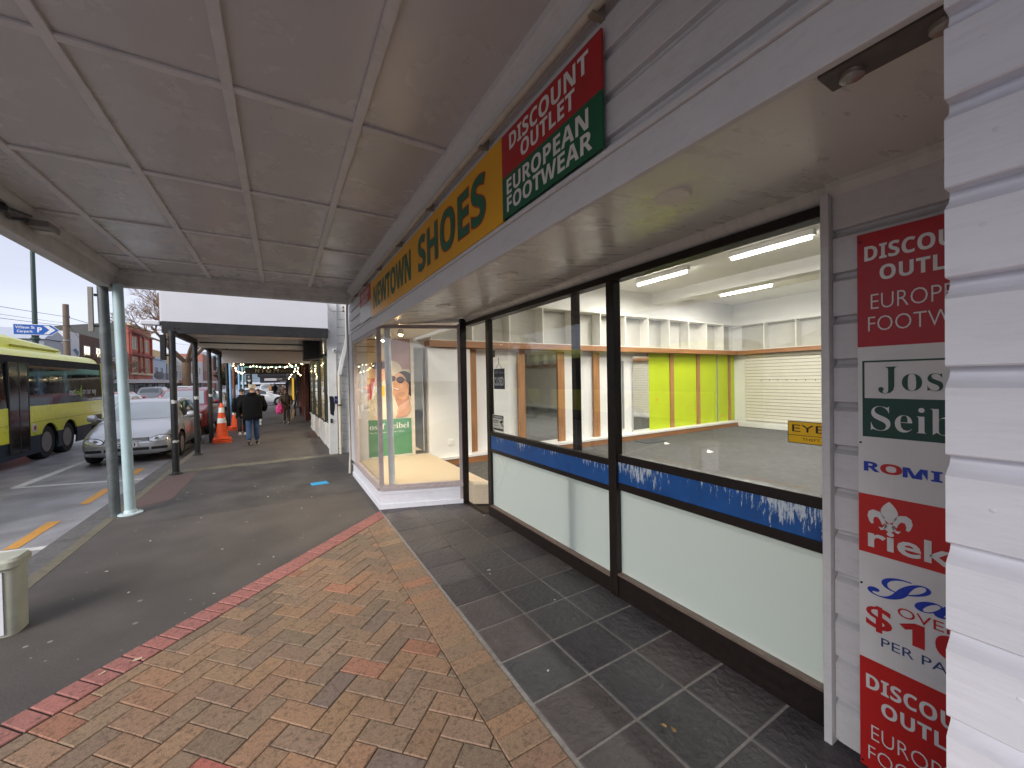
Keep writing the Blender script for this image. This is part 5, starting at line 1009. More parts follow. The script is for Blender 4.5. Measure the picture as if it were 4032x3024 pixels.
for q, lab in ((11.2, 'lit shop lamp inside the white shop nearest its pilaster'), (13.9, 'lit shop lamp inside the white shop farther along')):
    t = thing('shop_lamp', lab, 'lamp', (2.0, q, 2.66), 0, 'lamps inside the white shop'); MB().lathe([(.02, .03), (.07, .0), (.06, -.03), (.02, -.035)], n=16).build('lamp_bulb', WARM, t, local=True)
    l = bpy.data.lights.new('shop_glow', 'POINT'); l.energy = 50; l.color = (1, .90, .72); l.shadow_soft_size = .1; lo = bpy.data.objects.new('shop_glow', l); COL.objects.link(lo); lo.location = (0, 0, -.1); lo.parent = t
g = MB(); g.prism([(1.02, 13.2, .004), (.70, 13.3, .004), (.74, 15.0, .004), (.97, 15.0, .004)], (0, 0, .01)); struct(g, 'brick_doorstep', mat('brown brick step', (.12, .075, .06), .8, .2, 20))
t = thing('downpipe', 'cream downpipe with a slanted length at the corner of the white shop', 'pipe', (1.18, 9.9, 0)); MB().tube([(1.175, 9.90, 0), (1.175, 9.90, 1.85)], .036, 14).build('pipe', CRM, t, smooth=True); MB().bar((1.175, 9.90, 1.84), (1.37, 9.905, 2.72), .085, .085, (0, 1, 0)).build('slanted_pipe', NWH, t, bevel=.01); MB().bar((1.37, 9.905, 2.70), (1.385, 9.91, 4.2), .085, .085, (0, 1, 0)).build('upper_pipe', NWH, t, bevel=.01)
g = MB(); g.lathe([(.044, 0), (.044, .04)], (1.175, 9.90, 1.12), 14); g.box(1.13, 1.22, 9.90, 9.95, .10, .13); g.build('pipe_bracket', mat('rust', (.14, .07, .04), .8), t)
t = thing('security_camera', 'small white dome security camera on the pilaster of the white shop', 'camera', (1.09, 9.9, 2.43)); MB().lathe([(.05, .0), (.052, -.02), (.046, -.04), (.02, -.06), (.004, -.064)], (1.09, 9.925, 2.42), 20, 'y').build('housing', mat('white plastic', (.7, .7, .7), .4), t, smooth=True); MB().lathe([(.018, -.064), (.012, -.07), (.002, -.072)], (1.09, 9.925, 2.415), 14, 'y').build('lens', BLK, t)
t = thing('letter_box', 'small navy blue box fixed to the pilaster beside the black smear', 'box', (1.11, 9.9, 1.27)); MB().box(1.065, 1.145, 9.90, 9.93, 1.18, 1.35).build('box_body', mat('navy enamel', (.012, .02, .10), .4), t, bevel=.006); text('Post', t, mat('pale blue print', (.3, .36, .55), .5), (1.072, 9.8985, 1.25), XP, ZP, .062, .04)
t = thing('key_safe', 'small black key safe low on the white pilaster', 'box', (.99, 9.9, .78)); MB().box(.97, 1.01, 9.905, 9.93, .735, .83).build('safe_body', BLK, t, bevel=.005); MB().lathe([(.008, -.006), (.008, 0)], (.99, 9.905, .785), 8, 'y').build('dial', RIM, t)
t = thing('door_intercom', 'tall black painted smear and panel on the white pilaster', 'panel', (1.0, 9.9, 1.2)); g = MB(); pts = [(.955, 1.345), (.975, 1.355), (1.04, 1.35), (1.055, 1.30), (1.058, 1.22), (1.072, 1.16), (1.07, 1.08), (1.06, 1.02), (1.05, .98), (1.05, .93), (1.035, .88), (1.03, .91), (1.01, .90), (1.0, .93), (.975, .93), (.965, 1.05), (.968, 1.2)]
g.prism([(a, 9.927, b) for a, b in pts], (0, .003, 0)); g.build('black_paint', mat('smeared black paint', (.010, .010, .012), .55, .2, 40), t); t.name = 'painted_smear'; t['category'] = 'graffiti'; t['label'] = 'tall black smear of paint on the white pilaster'
t = thing('wall_cable', 'thin cable looping from the white shop fascia to an insulator', 'cable', (1.1, 9.9, 3.2)); MB().tube([(.96, 9.92, 4.0), (.96, 9.90, 3.5), (.99, 9.89, 3.36), (1.06, 9.88, 3.32), (1.22, 9.88, 3.33), (1.30, 9.9, 3.33)], .008, 6).build('cable', mat('grey cable', (.3, .3, .28), .6), t, smooth=True); MB().lathe([(.012, 0), (.02, .02), (.012, .06)], (1.30, 9.9, 3.32), 8).lathe([(.012, 0), (.02, .02), (.012, .06)], (1.30, 9.9, 3.40), 8).build('insulator', mat('rusty iron', (.10, .06, .045), .7), t)
# its verandah
VB = mat('black verandah paint', (.016, .016, .018), .5, .2, 12, dirt=.3, ds=9, dcol=(.08, .08, .08)); FWH = mat('white fascia panel', (.60, .60, .64), .5, .02, 3, .04, 20, dirt=.25, ds=14, dcol=(.5, .5, .54), d2=.76); SPK = mat('pinkish soffit', (.72, .67, .66), .6, .05)
v2 = thing('white_verandah', 'white fascia verandah with a black beam in front of the white shop', 'verandah', (-.5, 14, 0))
MB().box(-1.90, .935, 9.63, 9.67, 2.885, 3.62).box(-1.93, -1.89, 9.67, 19.2, 2.885, 3.62).build('fascia', FWH, v2); MB().box(-1.90, .935, 9.62, 9.70, 2.665, 2.883).box(-1.91, -1.83, 9.70, 19.2, 2.70, 2.883).build('beam', VB, v2, bevel=.004)
MB().box(-1.83, .99, 9.70, 19.2, 2.84, 2.88).build('soffit', SPK, v2)
g = MB()
for y in (11.5, 13.3, 15.1, 17): g.box(-1.83, .94, y, y+.025, 2.825, 2.84)
g.box(-.5, -.475, 9.7, 19, 2.828, 2.84); g.build('batten', SPK, v2); MB().box(-1.75, .9, 12.3, 12.36, 2.60, 2.835).build('cross_fascia', NWH, v2); MB().box(-1.75, .9, 17.6, 17.66, 2.5, 2.835).build('cross_fascia', NWH, v2); MB().box(-1.72, .85, 12.28, 12.30, 2.71, 2.74).build('conduit', BLK, v2)
MB().box(.55, .95, 12.1, 12.6, 2.3, 2.83).build('meter_cupboard', VB, v2)
g = MB(); g.lathe([(.011, -.02), (.011, 0)], (-1.72, 9.62, 2.76), 8, 'y'); g.lathe([(.011, -.02), (.011, 0)], (-1.66, 9.62, 2.76), 8, 'y'); g.build('bolt', VB, v2)
def torn(x, y, z, h, r):
    a0 = random.uniform(3.4, 4.2); n = 9; g = MB(); g.grid([[(x+r*math.cos(a0+i*.26), y+r*math.sin(a0+i*.26), z+s_*h*random.uniform(.4, 1)) for i in range(n)] for s_ in (-1, 1)]); return g
def post(label, x, y, m, r=.054, top=2.7, foot=True, box=False, paper=0):
    t = thing('street_post', label, 'post', (x, y, 0), 0, 'verandah posts along the kerb')
    MB().tube([(x, y, 0), (x-.008, y+.03, top)], r, 18).build('shaft', m, t, smooth=True)
    if foot: MB().lathe([(r*1.9, .0), (r*1.9, .012), (r*1.2, .022), (r*1.05, .05)], (x, y, 0), 20).build('foot_plate', m, t, smooth=True)
    if box:
        MB().box(x-.17, x-.09, y-.04, y+.04, 2.15, 2.62).build('cable_box', BLK, t, bevel=.006)
        MB().box(x-.10, x, y-.012, y+.012, 2.22, 2.25).box(x-.10, x, y-.012, y+.012, 2.52, 2.55).build('bracket', BLK, t)
    for z, h in ((1.36, .05), (.62, .03), (.38, .03))[:paper]: torn(x, y+.012*z, z, h, r+.003).build('torn_sticker', mat('torn paper', (.5, .5, .48), .8, .4, 60), t)
    return t
post('black verandah post nearest the camera with torn paper wrapped round it', -1.74, 9.56, VB, box=True, paper=2)
post('black verandah post second along from the camera, beside the silver car door', -1.75, 11.87, VB, paper=1)
post('black verandah post third along, at the nearer orange cone', -1.765, 14.15, VB, paper=1)
post('black verandah post behind the nearer orange cone', -1.77, 16.43, VB, box=True)
post('black verandah post farthest along, touching the pale blue one', -1.77, 18.54, VB)
post('pale blue post left of the rusty brown post', -1.79, 19.85, mat('sky blue post', (.22, .40, .62), .4, .06), .055)
post('rusty brown post behind the farther orange cone', -1.78, 21.1, mat('rust brown post', (.16, .055, .03), .6, .2), .05)
post('thin pale blue post first behind the rusty post', -1.78, 23.7, mat('sky blue post', (.22, .40, .62), .4), .055)
post('pale turquoise post farthest of the blue ones', -1.78, 26.0, mat('turquoise post', (.30, .50, .56), .4), .055)
t = thing('hanging_sign', 'blank white sign box hanging under the white verandah', 'sign', (-.3, 13.6, 2.45)); MB().box(-1.40, .79, 13.56, 13.66, 2.27, 2.635).build('sign_box', mat('blank sign face', (.50, .47, .47), .5, .03), t, bevel=.005); MB().box(-1.40, .79, 13.555, 13.665, 2.637, 2.66).box(-1.31, -1.29, 13.6, 13.62, 2.66, 2.84).box(.69, .71, 13.6, 13.62, 2.66, 2.84).build('hanger', BLK, t)
t = thing('fascia_lamp', 'white box lamp fixed to the street corner of the white fascia', 'lamp', (-2.05, 9.66, 2.9)); MB().box(-2.20, -1.92, 9.60, 9.74, 2.80, 2.89).build('lamp_case', FWH, t, bevel=.02)
# ------------------------------------------------------------------ bistro and the verandahs beyond
def our_shop(name, label, y0, y1, h, wallm, frm, doorm, glow=None, x=1.0):
    t = thing(name, label, 'shop', (x+3, (y0+y1)/2, 0)); MB().box(x, 9, y0, y1, 2.75, h).build('upper_wall', wallm, t); MB().box(x+.35, 9, y0+.05, y1-.05, 0, 2.75).build('shop_interior', glow or mat('dim interior', (.10, .075, .05), .7, .4, 2), t)
    n = max(2, int((y1-y0)/2.0)); s_ = (y1-y0)/n
    for k in range(n):
        a, b = y0+k*s_, y0+(k+1)*s_; MB().box(x-.05, x+.10, a, a+.16, 0, 2.75).build('column', frm, t)
        if k == n//2: d = MB().box(x+.2, x+.25, a+.16, b, 0, 2.2).build('door', doorm, t); MB().box(x+.18, x+.2, b-.15, b-.1, .9, 1.2).build('handle', RIM, d)
        else: MB().box(x, x+.1, a+.16, b, 0, .5).build('stall_riser', frm, t); f = MB().box(x+.02, x+.06, a+.16, b, 2.2, 2.3).box(x+.02, x+.06, (a+b)/2+.06, (a+b)/2+.10, .5, 2.2).build('window_frame', frm, t); MB().box(x+.03, x+.035, a+.16, b, .5, 2.2).build('pane', GLS, f)
    return t
def our_verandah(label, y0, y1, z, sof, fas, zf=.35, x0=-1.85, beam=None):
    t = thing('verandah', label, 'verandah', (-.4, y0, 0), 0, 'verandahs along the near side of the street'); MB().box(x0, .98, y0, y1, z, z+.05).build('soffit', sof, t); MB().box(x0-.03, .97, y0-.03, y0, z-.05, z+zf).box(x0-.05, x0-.02, y0, y1, z-.05, z+zf).build('fascia', fas, t)
    g = MB()
    for k in range(1, 5): g.box(x0, .95, y0+(y1-y0)*k/5, y0+(y1-y0)*k/5+.06, z-.08, z)
    g.build('rafter', beam or sof, t); return t
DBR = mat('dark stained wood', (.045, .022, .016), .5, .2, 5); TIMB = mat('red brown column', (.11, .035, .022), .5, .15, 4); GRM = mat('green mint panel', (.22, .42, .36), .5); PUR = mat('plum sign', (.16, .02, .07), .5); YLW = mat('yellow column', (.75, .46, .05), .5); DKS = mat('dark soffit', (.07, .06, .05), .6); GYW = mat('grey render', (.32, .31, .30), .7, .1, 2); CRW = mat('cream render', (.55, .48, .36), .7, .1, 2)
our_shop('bistro', 'dark fronted bistro beyond the white shop with red brown timber columns', 19.3, 27.2, 6, GYW, TIMB, DBR, x=.95)
our_shop('dark_shop', 'plain dark shop beyond the bistro before the side street', 27.3, 33.8, 6.5, CRW, DBR, DBR)
our_shop('corner_shop', 'shop with yellow painted column on the far side of the side street', 44, 54, 7, CRW, YLW, DBR)
our_shop('far_shop', 'distant grey shop down the near side of the street', 54.1, 70, 6.5, GYW, mat('pale frame', (.4, .38, .35), .5), DBR); our_shop('farthest_shop', 'last shop visible down the near side of the street', 70.1, 110, 7, CRW, DBR, DBR)
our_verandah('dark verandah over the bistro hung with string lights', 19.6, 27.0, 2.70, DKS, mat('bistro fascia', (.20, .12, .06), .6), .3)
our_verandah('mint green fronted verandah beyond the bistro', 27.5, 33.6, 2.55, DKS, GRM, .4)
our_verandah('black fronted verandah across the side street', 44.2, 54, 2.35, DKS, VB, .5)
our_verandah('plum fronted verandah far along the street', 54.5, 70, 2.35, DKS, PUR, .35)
our_verandah('farthest pale verandah at the end of the street', 70.5, 110, 2.5, SPK, CRW, .35)
t = thing('hanging_sign', 'black bistro sign with pale lettering hanging under the string lights', 'sign', (-.35, 22, 2.3)); MB().box(-1.43, .74, 21.97, 22.03, 2.13, 2.43).build('sign_board', VB, t)
CRL = mat('cream lettering', (.50, .43, .34), .5); text('N', t, CRL, (-1.02, 21.965, 2.20), XP, ZP, .15, .17, bold=.01); text('I', t, CRL, (-.74, 21.965, 2.20), XP, ZP, .035, .17); MB().lathe([(.105, 0), (.105, .004)], (-.49, 21.965, 2.285), 24, 'y').build('emblem', CRL, t); text('M', t, CRL, (-.28, 21.965, 2.20), XP, ZP, .20, .17, bold=.01); text('BISTRO', t, mat('dim lettering', (.20, .17, .14), .5), (.02, 21.965, 2.21), XP, ZP, .58, .075)
g = MB(); g.poly([(-.49+.055*a, 21.963, 2.285+.055*b) for a, b in ((0, -1), (.9, .1), (.85, .65), (.45, .8), (0, .45), (-.45, .8), (-.85, .65), (-.9, .1))]); g.build('heart_mark', DBR, t)
t = thing('blade_sign', 'narrow black sign with a heart and white letters hanging by the posts', 'sign', (-1.4, 24.5, 1.8)); MB().box(-1.55, -1.30, 24.5, 24.55, 1.45, 2.15).build('sign_board', VB, t); text('E', t, SWH, (-1.47, 24.495, 1.97), XP, ZP, .09, .11); text('R', t, SWH, (-1.47, 24.495, 1.57), XP, ZP, .09, .11); g = MB(); g.poly([(-1.425+.08*a, 24.495, 1.83+.08*b) for a, b in ((0, -1), (.9, .1), (.85, .65), (.45, .8), (0, .45), (-.45, .8), (-.85, .65), (-.9, .1))]); g.build('heart_mark', SWH, t)
t = thing('number_sign', 'grey sign with a black number seven at the right under the verandahs', 'sign', (.5, 28, 2.0)); MB().box(.28, .72, 27.38, 27.42, 1.98, 2.38).build('sign_board', mat('grey sign', (.30, .30, .30), .5), t); text('7', t, BLK, (.42, 27.375, 2.04), XP, ZP, .16, .26, bold=.03)
t = thing('cafe_sign', 'black sign with a pale painted smear and small white lettering beyond the mint panel', 'sign', (-.3, 44, 2.0)); MB().box(-1.7, .55, 44.1, 44.15, 1.72, 2.24).build('sign_board', VB, t); MB().box(-1.35, -.35, 44.08, 44.1, 1.92, 2.16).build('pale_smear', mat('pale smear', (.42, .40, .40), .7, .3, 6), t); text('CAFE', t, CRL, (-.30, 44.08, 2.0), XP, ZP, .42, .15); text('takeaway', t, CRL, (-.1, 44.08, 1.80), XP, ZP, .55, .09); 
t['label'] = 'black sign with a pale smear and small white lettering beyond the mint green panel'
# string lights
BULB = emis('string bulb', (1, .80, .42), 9); t = thing('string_lights', 'festoon of warm lit bulbs under the bistro verandah', 'string lights', (-.3, 21, 2.5))
g = MB(); pts = []
for (xa, ya, za), (xb, yb, zb_), n, sag in (((-1.75, 20.3, 2.62), (.85, 20.6, 2.60), 9, .16), ((-1.7, 19.8, 2.50), (-1.72, 25.6, 2.35), 10, .14), ((.35, 20, 2.62), (.82, 21.2, 2.12), 8, .06), ((-1.4, 21.2, 2.6), (.5, 21.6, 2.55), 6, .10), ((.8, 20.2, 2.6), (.3, 22.5, 1.98), 5, .1)):
    line = []
    for i in range(n+1):
        f = i/n; p = (xa+(xb-xa)*f, ya+(yb-ya)*f, za+(zb_-za)*f-sag*4*f*(1-f)); line.append(p); pts.append((p[0]+random.uniform(-.06, .06), p[1], p[2]-.04-random.uniform(0, .05)))
    g.tube(line, .006, 4)
g.build('wire', BLK, t)
for p in pts: MB().lathe([(.006, .025), (.018, .01), (.020, -.004), (.012, -.02), (.002, -.024)], p, 8).build('bulb', BULB, t)
t = thing('easel_board', 'wooden easel with a dark slanted menu board at the bistro wall', 'easel', (.55, 20.9, 0)); MB().bar((.40, 20.8, 0), (.66, 20.95, 1.28), .04, .03).bar((.48, 21.2, 0), (.66, 20.98, 1.25), .04, .03).build('leg', mat('pale pine', (.42, .24, .11), .6), t); MB().bar((.50, 20.82, .45), (.645, 20.90, 1.22), .06, .55, (0, 1, 0)).build('board', BLK, t)
t = thing('outdoor_bench', 'low slatted bench against the dark bistro wall', 'bench', (.72, 23, 0)); MB().box(.55, .88, 22.4, 23.8, .40, .44).build('seat', DBR, t); MB().box(.57, .62, 22.5, 22.56, 0, .4).box(.82, .87, 22.5, 22.56, 0, .4).box(.57, .62, 23.64, 23.7, 0, .4).box(.82, .87, 23.64, 23.7, 0, .4).build('leg', VB, t)
# ------------------------------------------------------------------ across the road
def building(name, label, x, y0, y1, h, wm, wins=(), fr=None, gl=None, cat='building', parapet=None, depth=10, side=()):
    """x: street face; wins: (y,z,w,h) on the street face; side: (x,z,w,h) on the end wall towards the camera"""
    t = thing(name, label, cat, (x-depth/2, (y0+y1)/2, 0)); MB().box(x-depth, x, y0, y1, -.05, h).build('wall', wm, t)
    if parapet: MB().box(x-.3, x+.18, y0-.1, y1+.1, h-.05, h+.3).build('parapet', parapet, t)
    for (y, z, w, hh) in wins:
        f = MB().box(x-.05, x+.06, y, y+w, z, z+.08).box(x-.05, x+.06, y, y+w, z+hh-.08, z+hh).box(x-.05, x+.06, y, y+.09, z+.08, z+hh-.08).box(x-.05, x+.06, y+w-.09, y+w, z+.08, z+hh-.08).box(x-.05, x+.05, y+w/2-.05, y+w/2+.05, z+.08, z+hh-.08).build('window', fr or NWH, t); MB().box(x-.01, x+.02, y+.09, y+w-.09, z+.08, z+hh-.08).build('pane', gl or CGL, f)
    for (xx, z, w, hh) in side:
        f = MB().box(xx, xx+w, y0-.05, y0+.05, z, z+hh).build('window', fr or NWH, t); MB().box(xx+.08, xx+w-.08, y0-.06, y0-.03, z+.08, z+hh-.08).build('pane', gl or CGL, f)
    return t
def opp_verandah(label, y0, y1, z, fas, x=-16, w=2.8, posts=0, h=.42):
    t = thing('shop_verandah', label, 'verandah', (x+w/2, y0, 0), 0, 'verandahs on the far side of the road'); MB().box(x, x+w, y0, y1, z+.1, z+.16).build('soffit', SPK, t); MB().box(x+w, x+w+.06, y0, y1, z, z+h).box(x, x+w, y0-.05, y0, z, z+h).build('fascia', fas, t)
    for k in range(posts): MB().tube([(x+w-.1, y0+(y1-y0)*(k+.5)/posts, 0), (x+w-.1, y0+(y1-y0)*(k+.5)/posts, z+.1)], .06, 8).build('post', VB, t)
    return t
DGY = mat('dark grey cladding', (.10, .10, .095), .7, .12, 1.5); RDB = mat('red brick facade', (.46, .13, .09), .75, .15, 3); CRT = mat('cream trim', (.62, .52, .36), .6); BRB = mat('brown brick', (.11, .065, .05), .8, .2, 3); YLR = mat('yellow ochre render', (.60, .44, .22), .7, .12, 1); BLW = mat('pale blue boards', (.36, .44, .56), .6, .08, 4); WRD = mat('white render', (.60, .61, .63), .6, .08, 2); GRF = mat('grey roofing', (.34, .36, .40), .6, .08, 3); DIN = mat('dim shop window', (.03, .028, .025), .15, .5, 2, spec=.6)
rbw = [(66.4, 6.3, 2.0, 1.6), (69.4, 6.3, 1.2, 1.6), (71.5, 6.3, 2.0, 1.6), (66.4, 3.4, 2.0, 2.0), (69.4, 3.4, 1.2, 2.0), (71.5, 3.4, 2.0, 2.0)]
GRW = mat('olive window blind', (.16, .15, .09), .3)
rb = building('red_building', 'two storey red brick building with cream trimmed windows and a dark side wall', -16, 65.4, 75, 9.2, RDB, rbw, CRT, GRW, parapet=CRT, depth=1)
g = MB(); g.prism([(-24.5, 65.22, 0), (-16.7, 65.22, 0), (-16.7, 65.22, 9.5), (-24.5, 65.22, 8.4)], (0, 9.5, 0)); g.build('side_wall', DGY, rb)
for y in (65.5, 69.0, 70.9, 74.5): MB().box(-16, -15.8, y, y+.35, 3.36, 5.54).build('pier', RDB, rb); MB().box(-16, -15.8, y, y+.35, 5.86, 8.34).build('pier', RDB, rb)
MB().box(-16, -15.65, 65.3, 75.1, 5.55, 5.85).box(-16, -15.72, 65.3, 75.1, 8.35, 8.6).build('string_course', mat('dark red trim', (.22, .04, .03), .7), rb); MB().box(-16, -15.8, 65.4, 75, 3.1, 3.35).build('sill_band', CRT, rb)
building('brown_brick_block', 'brown brick block with small lit windows behind the bare street tree', -16, 51.7, 58.8, 6.6, BRB, [(52.4, 4.6, 1.4, 1.0), (55.2, 4.6, 1.4, 1.0), (52.4, 2.6, 1.4, 1.2), (55.2, 2.6, 1.4, 1.2)], WRD, emis('lit office window', (1, .85, .6), 1.2))
building('bay_window_house', 'dark blue and white house with wide white windows left of the red brick building', -16, 59, 65.1, 5.7, mat('slate blue boards', (.20, .25, .29), .6, .1, 3), [(59.4, 3.4, 2.2, 1.5), (62.2, 3.4, 2.2, 1.5)], WRD)
hs_ = thing('gabled_house', 'pale gable fronted house with a grey roof left of the wooden power pole', 'house', (-17.5, 47, 0)); MB().box(-19, -16, 45.3, 48.9, 0, 5.5).build('wall', GRF, hs_); g = MB(); g.prism([(-15.9, 45.1, 5.5), (-15.9, 49.1, 5.6), (-15.9, 46.8, 6.5)], (-3.2, 0, 0)); g.build('roof', mat('pale grey roof', (.40, .43, .50), .6, .05), hs_); MB().box(-16, -15.94, 46.2, 47.5, 3.4, 4.6).build('window', CGL, hs_)
hs2 = thing('white_block', 'plain white rendered block with a blue mural just right of the wooden power pole', 'building', (-18, 50, 0)); MB().box(-21, -16, 49.2, 51.6, 0, 6.6).build('wall', WRD, hs2); g = MB(); g.poly([(-15.985, 50.2, 5.0), (-15.985, 51.2, 4.5), (-15.985, 51.4, 4.9), (-15.985, 50.8, 5.2)]); g.build('mural', mat('mural blue', (.10, .2, .3), .6), hs2)
hs3 = thing('long_shed', 'long building with a pale grey roof at the far left behind the bus', 'building', (-34, 75, 0)); MB().box(-48, -25.5, 70, 82, 0, 7.2).build('wall', GRF, hs3); g = MB(); g.prism([(-48.3, 69.7, 7.2), (-48.3, 74, 8.7), (-48.3, 82.3, 7.2)], (23.2, 0, 0)); g.build('roof', mat('pale roof', (.45, .47, .52), .5, .05), hs3)
building('blue_house', 'pale blue boarded shop with a stepped front right of the red brick building', -16, 75.4, 83.2, 5.6, BLW, [(76.6, 2.9, 1.5, 1.6), (79.6, 2.9, 1.5, 1.6)], WRD, parapet=BLW)
building('ochre_building', 'yellow ochre rendered building rising behind the pale blue shop', -18, 76, 96, 7.6, YLR, depth=14); building('white_shopfronts', 'white two storey shops far along the other side of the road', -16, 96.2, 118, 7.0, WRD, [(98+3*k, 4, 1.2, 1.6) for k in range(6)], CRT)
building('far_red_shops', 'distant red and cream shops beyond the street tree', -16, 118.2, 140, 9, mat('faded red render', (.34, .14, .10), .7, .1, 2), [(120+3*k, 5, 1.2, 1.8) for k in range(6)], CRT); building('white_hall', 'long white building low in the distance between the black posts', -14, 141, 190, 6.2, WRD, depth=16)
building('grey_shop', 'grey two storey shop between the pale blue one and the white ones', -15.9, 83.4, 96, 5.2, GYW, [(84.5+2.6*k, 2.9, 1.3, 1.4) for k in range(4)], WRD)
opp_verandah('white fronted verandah below the red brick building', 58, 75.5, 1.98, FWH, posts=4); opp_verandah('red brown verandah with a lit orange sign below the pale blue shop', 75.8, 84.5, 1.95, mat('red brown fascia', (.30, .10, .06), .6), posts=2); opp_verandah('grey verandah farther along the other side of the road', 85, 118, 2.0, WRD, posts=5)
for a, b, lab in ((58.5, 75, 'dim shop windows under the white fronted verandah'), (76, 84, 'dim shopfront under the red brown verandah')):
    t = thing('shopfront', lab, 'shopfront', (-15.9, a, 0)); MB().box(-15.99, -15.85, a, b, 0, .5).build('stall_riser', DGY, t)
    k = a
    while k < b-1.8: f = MB().box(-15.99, -15.88, k, k+.1, .5, 1.95).box(-15.99, -15.88, k+.1, k+1.9, 1.85, 1.95).build('window_frame', GYW, t); MB().box(-15.97, -15.9, k+.1, k+1.9, .5, 1.85).build('pane', DIN, f); k += 2.0
ORE = emis('orange neon', (1, .16, .03), 5); t = thing('neon_sign', 'small lit orange sign under the red brown verandah', 'sign', (-13.2, 80, 1.6)); MB().box(-13.25, -13.15, 79, 81.8, 1.35, 1.75).build('sign_case', mat('brown sign', (.14, .06, .03), .6), t); text('OPEN', t, ORE, (-13.14, 80.2, 1.42), Vector((0, 1, 0)), ZP, 1.4, .24); t['label'] = 'small lit orange sign hanging under the red brown verandah'
t = thing('shop_crest', 'small arched white board on top of the red brown verandah', 'sign', (-13, 79, 2.4)); g = MB(); g.prism([(-13.1, 78.4+.9+.9*math.cos(a), 2.4+.75*max(0, math.sin(a))**.7) for a in [math.pi*i/12 for i in range(13)]], (-.1, 0, 0)); g.build('board', WRD, t)
t = thing('satellite_dish', 'grey satellite dish on the white fronted verandah', 'satellite dish', (-14, 68.9, 2.6)); MB().lathe([(.01, -.12), (.3, -.09), (.52, .0), (.50, .01), (.02, -.09)], (-14, 68.9, 3.0), 20, 'y').build('dish', mat('dish grey', (.22, .22, .24), .5), t, smooth=True); MB().tube([(-14, 68.95, 2.1), (-14, 68.95, 2.95)], .04, 6).build('mast', BLK, t)
g = MB(); g.tube([(-14.2, 70, 2.45), (-14.2, 75.3, 2.45)], .03, 5); g.tube([(-14.2, 70, 3.35), (-14.2, 75.3, 3.35)], .03, 5)
for k in range(20): g.tube([(-14.2, 70+.28*k, 2.4), (-14.2, 70+.28*k, 3.35)], .015, 4)
tag(g.build('balcony_railing', VB, None), 'thin black railing on the verandah roof under the red brick building', 'railing')
# ------------------------------------------------------------------ poles, wires, direction sign
LPG = mat('dark green lamp column', (.035, .065, .06), .45, .1, 5)
t = thing('lamp_column', 'tall dark green lamp column carrying the blue car park sign', 'lamp post', (-13.0, 35.8, 0)); MB().lathe([(.13, 0), (.13, 3.2), (.145, 3.25), (.12, 4.4), (.15, 4.62), (.21, 4.66), (.21, 4.75), (.15, 4.80), (.17, 4.95), (.12, 5.0), (.10, 10.5), (.07, 12.5)], (-13, 35.8, 0), 20).build('column', LPG, t, smooth=True); MB().tube([(-13, 35.8, 12.4), (-12, 35.8, 13), (-10.5, 35.8, 13.1)], .05, 8).build('arm', LPG, t); MB().box(-11, -10, 35.7, 35.9, 13.0, 13.15).build('lantern', LPG, t)
t = thing('direction_sign', 'blue arrow sign to the car park with white lettering on the lamp column', 'road sign', (-12.9, 35.6, 5.2))
SBL = mat('road sign blue', (.015, .10, .42), .4, .04); SWT = mat('road sign white', (.72, .72, .72), .4); zc, yv = 5.24, 35.55
def arrow(o, y0, th): z0, z1 = zc-.33+o, zc+.33-o; return [(-13.82+o, y0, z0), (-12.22-o*.5, y0, z0), (-11.88-o, y0, zc), (-12.22-o*.5, y0, z1), (-13.82+o, y0, z1)]
MB().prism(arrow(0, yv, 0), (0, .04, 0)).build('sign_border', SWT, t); MB().prism(arrow(.03, yv-.006, 0), (0, .006, 0)).build('sign_face', SBL, t)
text('Wilson St', t, SWT, (-13.72, yv-.008, 5.29), XP, ZP, .80, .17, bold=.02); text('Carpark', t, SWT, (-13.66, yv-.008, 5.01), XP, ZP, .66, .20, bold=.02); text('P', t, SWT, (-12.82, yv-.008, 5.08), XP, ZP, .20, .32, bold=.04)
g = MB(); g.prism([(-12.56, yv-.008, zc-.26), (-12.34, yv-.008, zc-.26), (-12.05, yv-.008, zc), (-12.34, yv-.008, zc+.26), (-12.56, yv-.008, zc+.26), (-12.30, yv-.008, zc)], (0, .002, 0)); g.build('chevron', SWT, t); MB().box(-13.06, -12.94, yv+.04, 35.75, 5.0, 5.4).build('bracket', LPG, t)
PWD = mat('weathered pole', (.17, .13, .10), .85, .3, 9, .3, 30, stretch=(4, 4, .4)); t = thing('power_pole', 'weathered wooden power pole with wires across the road', 'utility pole', (-14, 43, 0)); MB().tube([(-14, 43, 0), (-14, 43, 8.0)], [.21, .17], 14).build('pole', PWD, t, smooth=True); g = MB()
for z in (7.0, 6.3, 3.9, 3.6): g.lathe([(.03, 0), (.06, .04), (.03, .12)], (-13.8, 42.9, z), 8)
g.build('insulator', BLK, t); g = MB(); g.lathe([(.23, 0), (.23, .08)], (-14, 43, 5.2), 14); g.build('band', mat('steel band', (.3, .3, .3), .4, metal=.5), t)
WIR = mat('wire', (.05, .05, .055), .6)
def wire(a, b, sag, lab, r=.016):
    g = MB(); a, b = Vector(a), Vector(b); g.tube([a+(b-a)*(i/16)-ZP*sag*4*(i/16)*(1-i/16) for i in range(17)], r, 5); tag(g.build('power_line', WIR, None), lab, 'wire', 'overhead wires')
wire((-14, 43, 7.05), (-14.6, 18, 5.6), .1, 'uppermost overhead wire left of the wooden pole'); wire((-14, 43, 6.55), (-14.6, 18, 5.25), .1, 'middle overhead wire left of the wooden pole', .011); wire((-14, 43, 6.35), (-14.6, 18, 4.95), .1, 'lowest of the three wires left of the wooden pole'); wire((-15.4, 42, 4.7), (-14.6, 16, 3.9), .2, 'overhead wire just above the blue car park sign', .012)
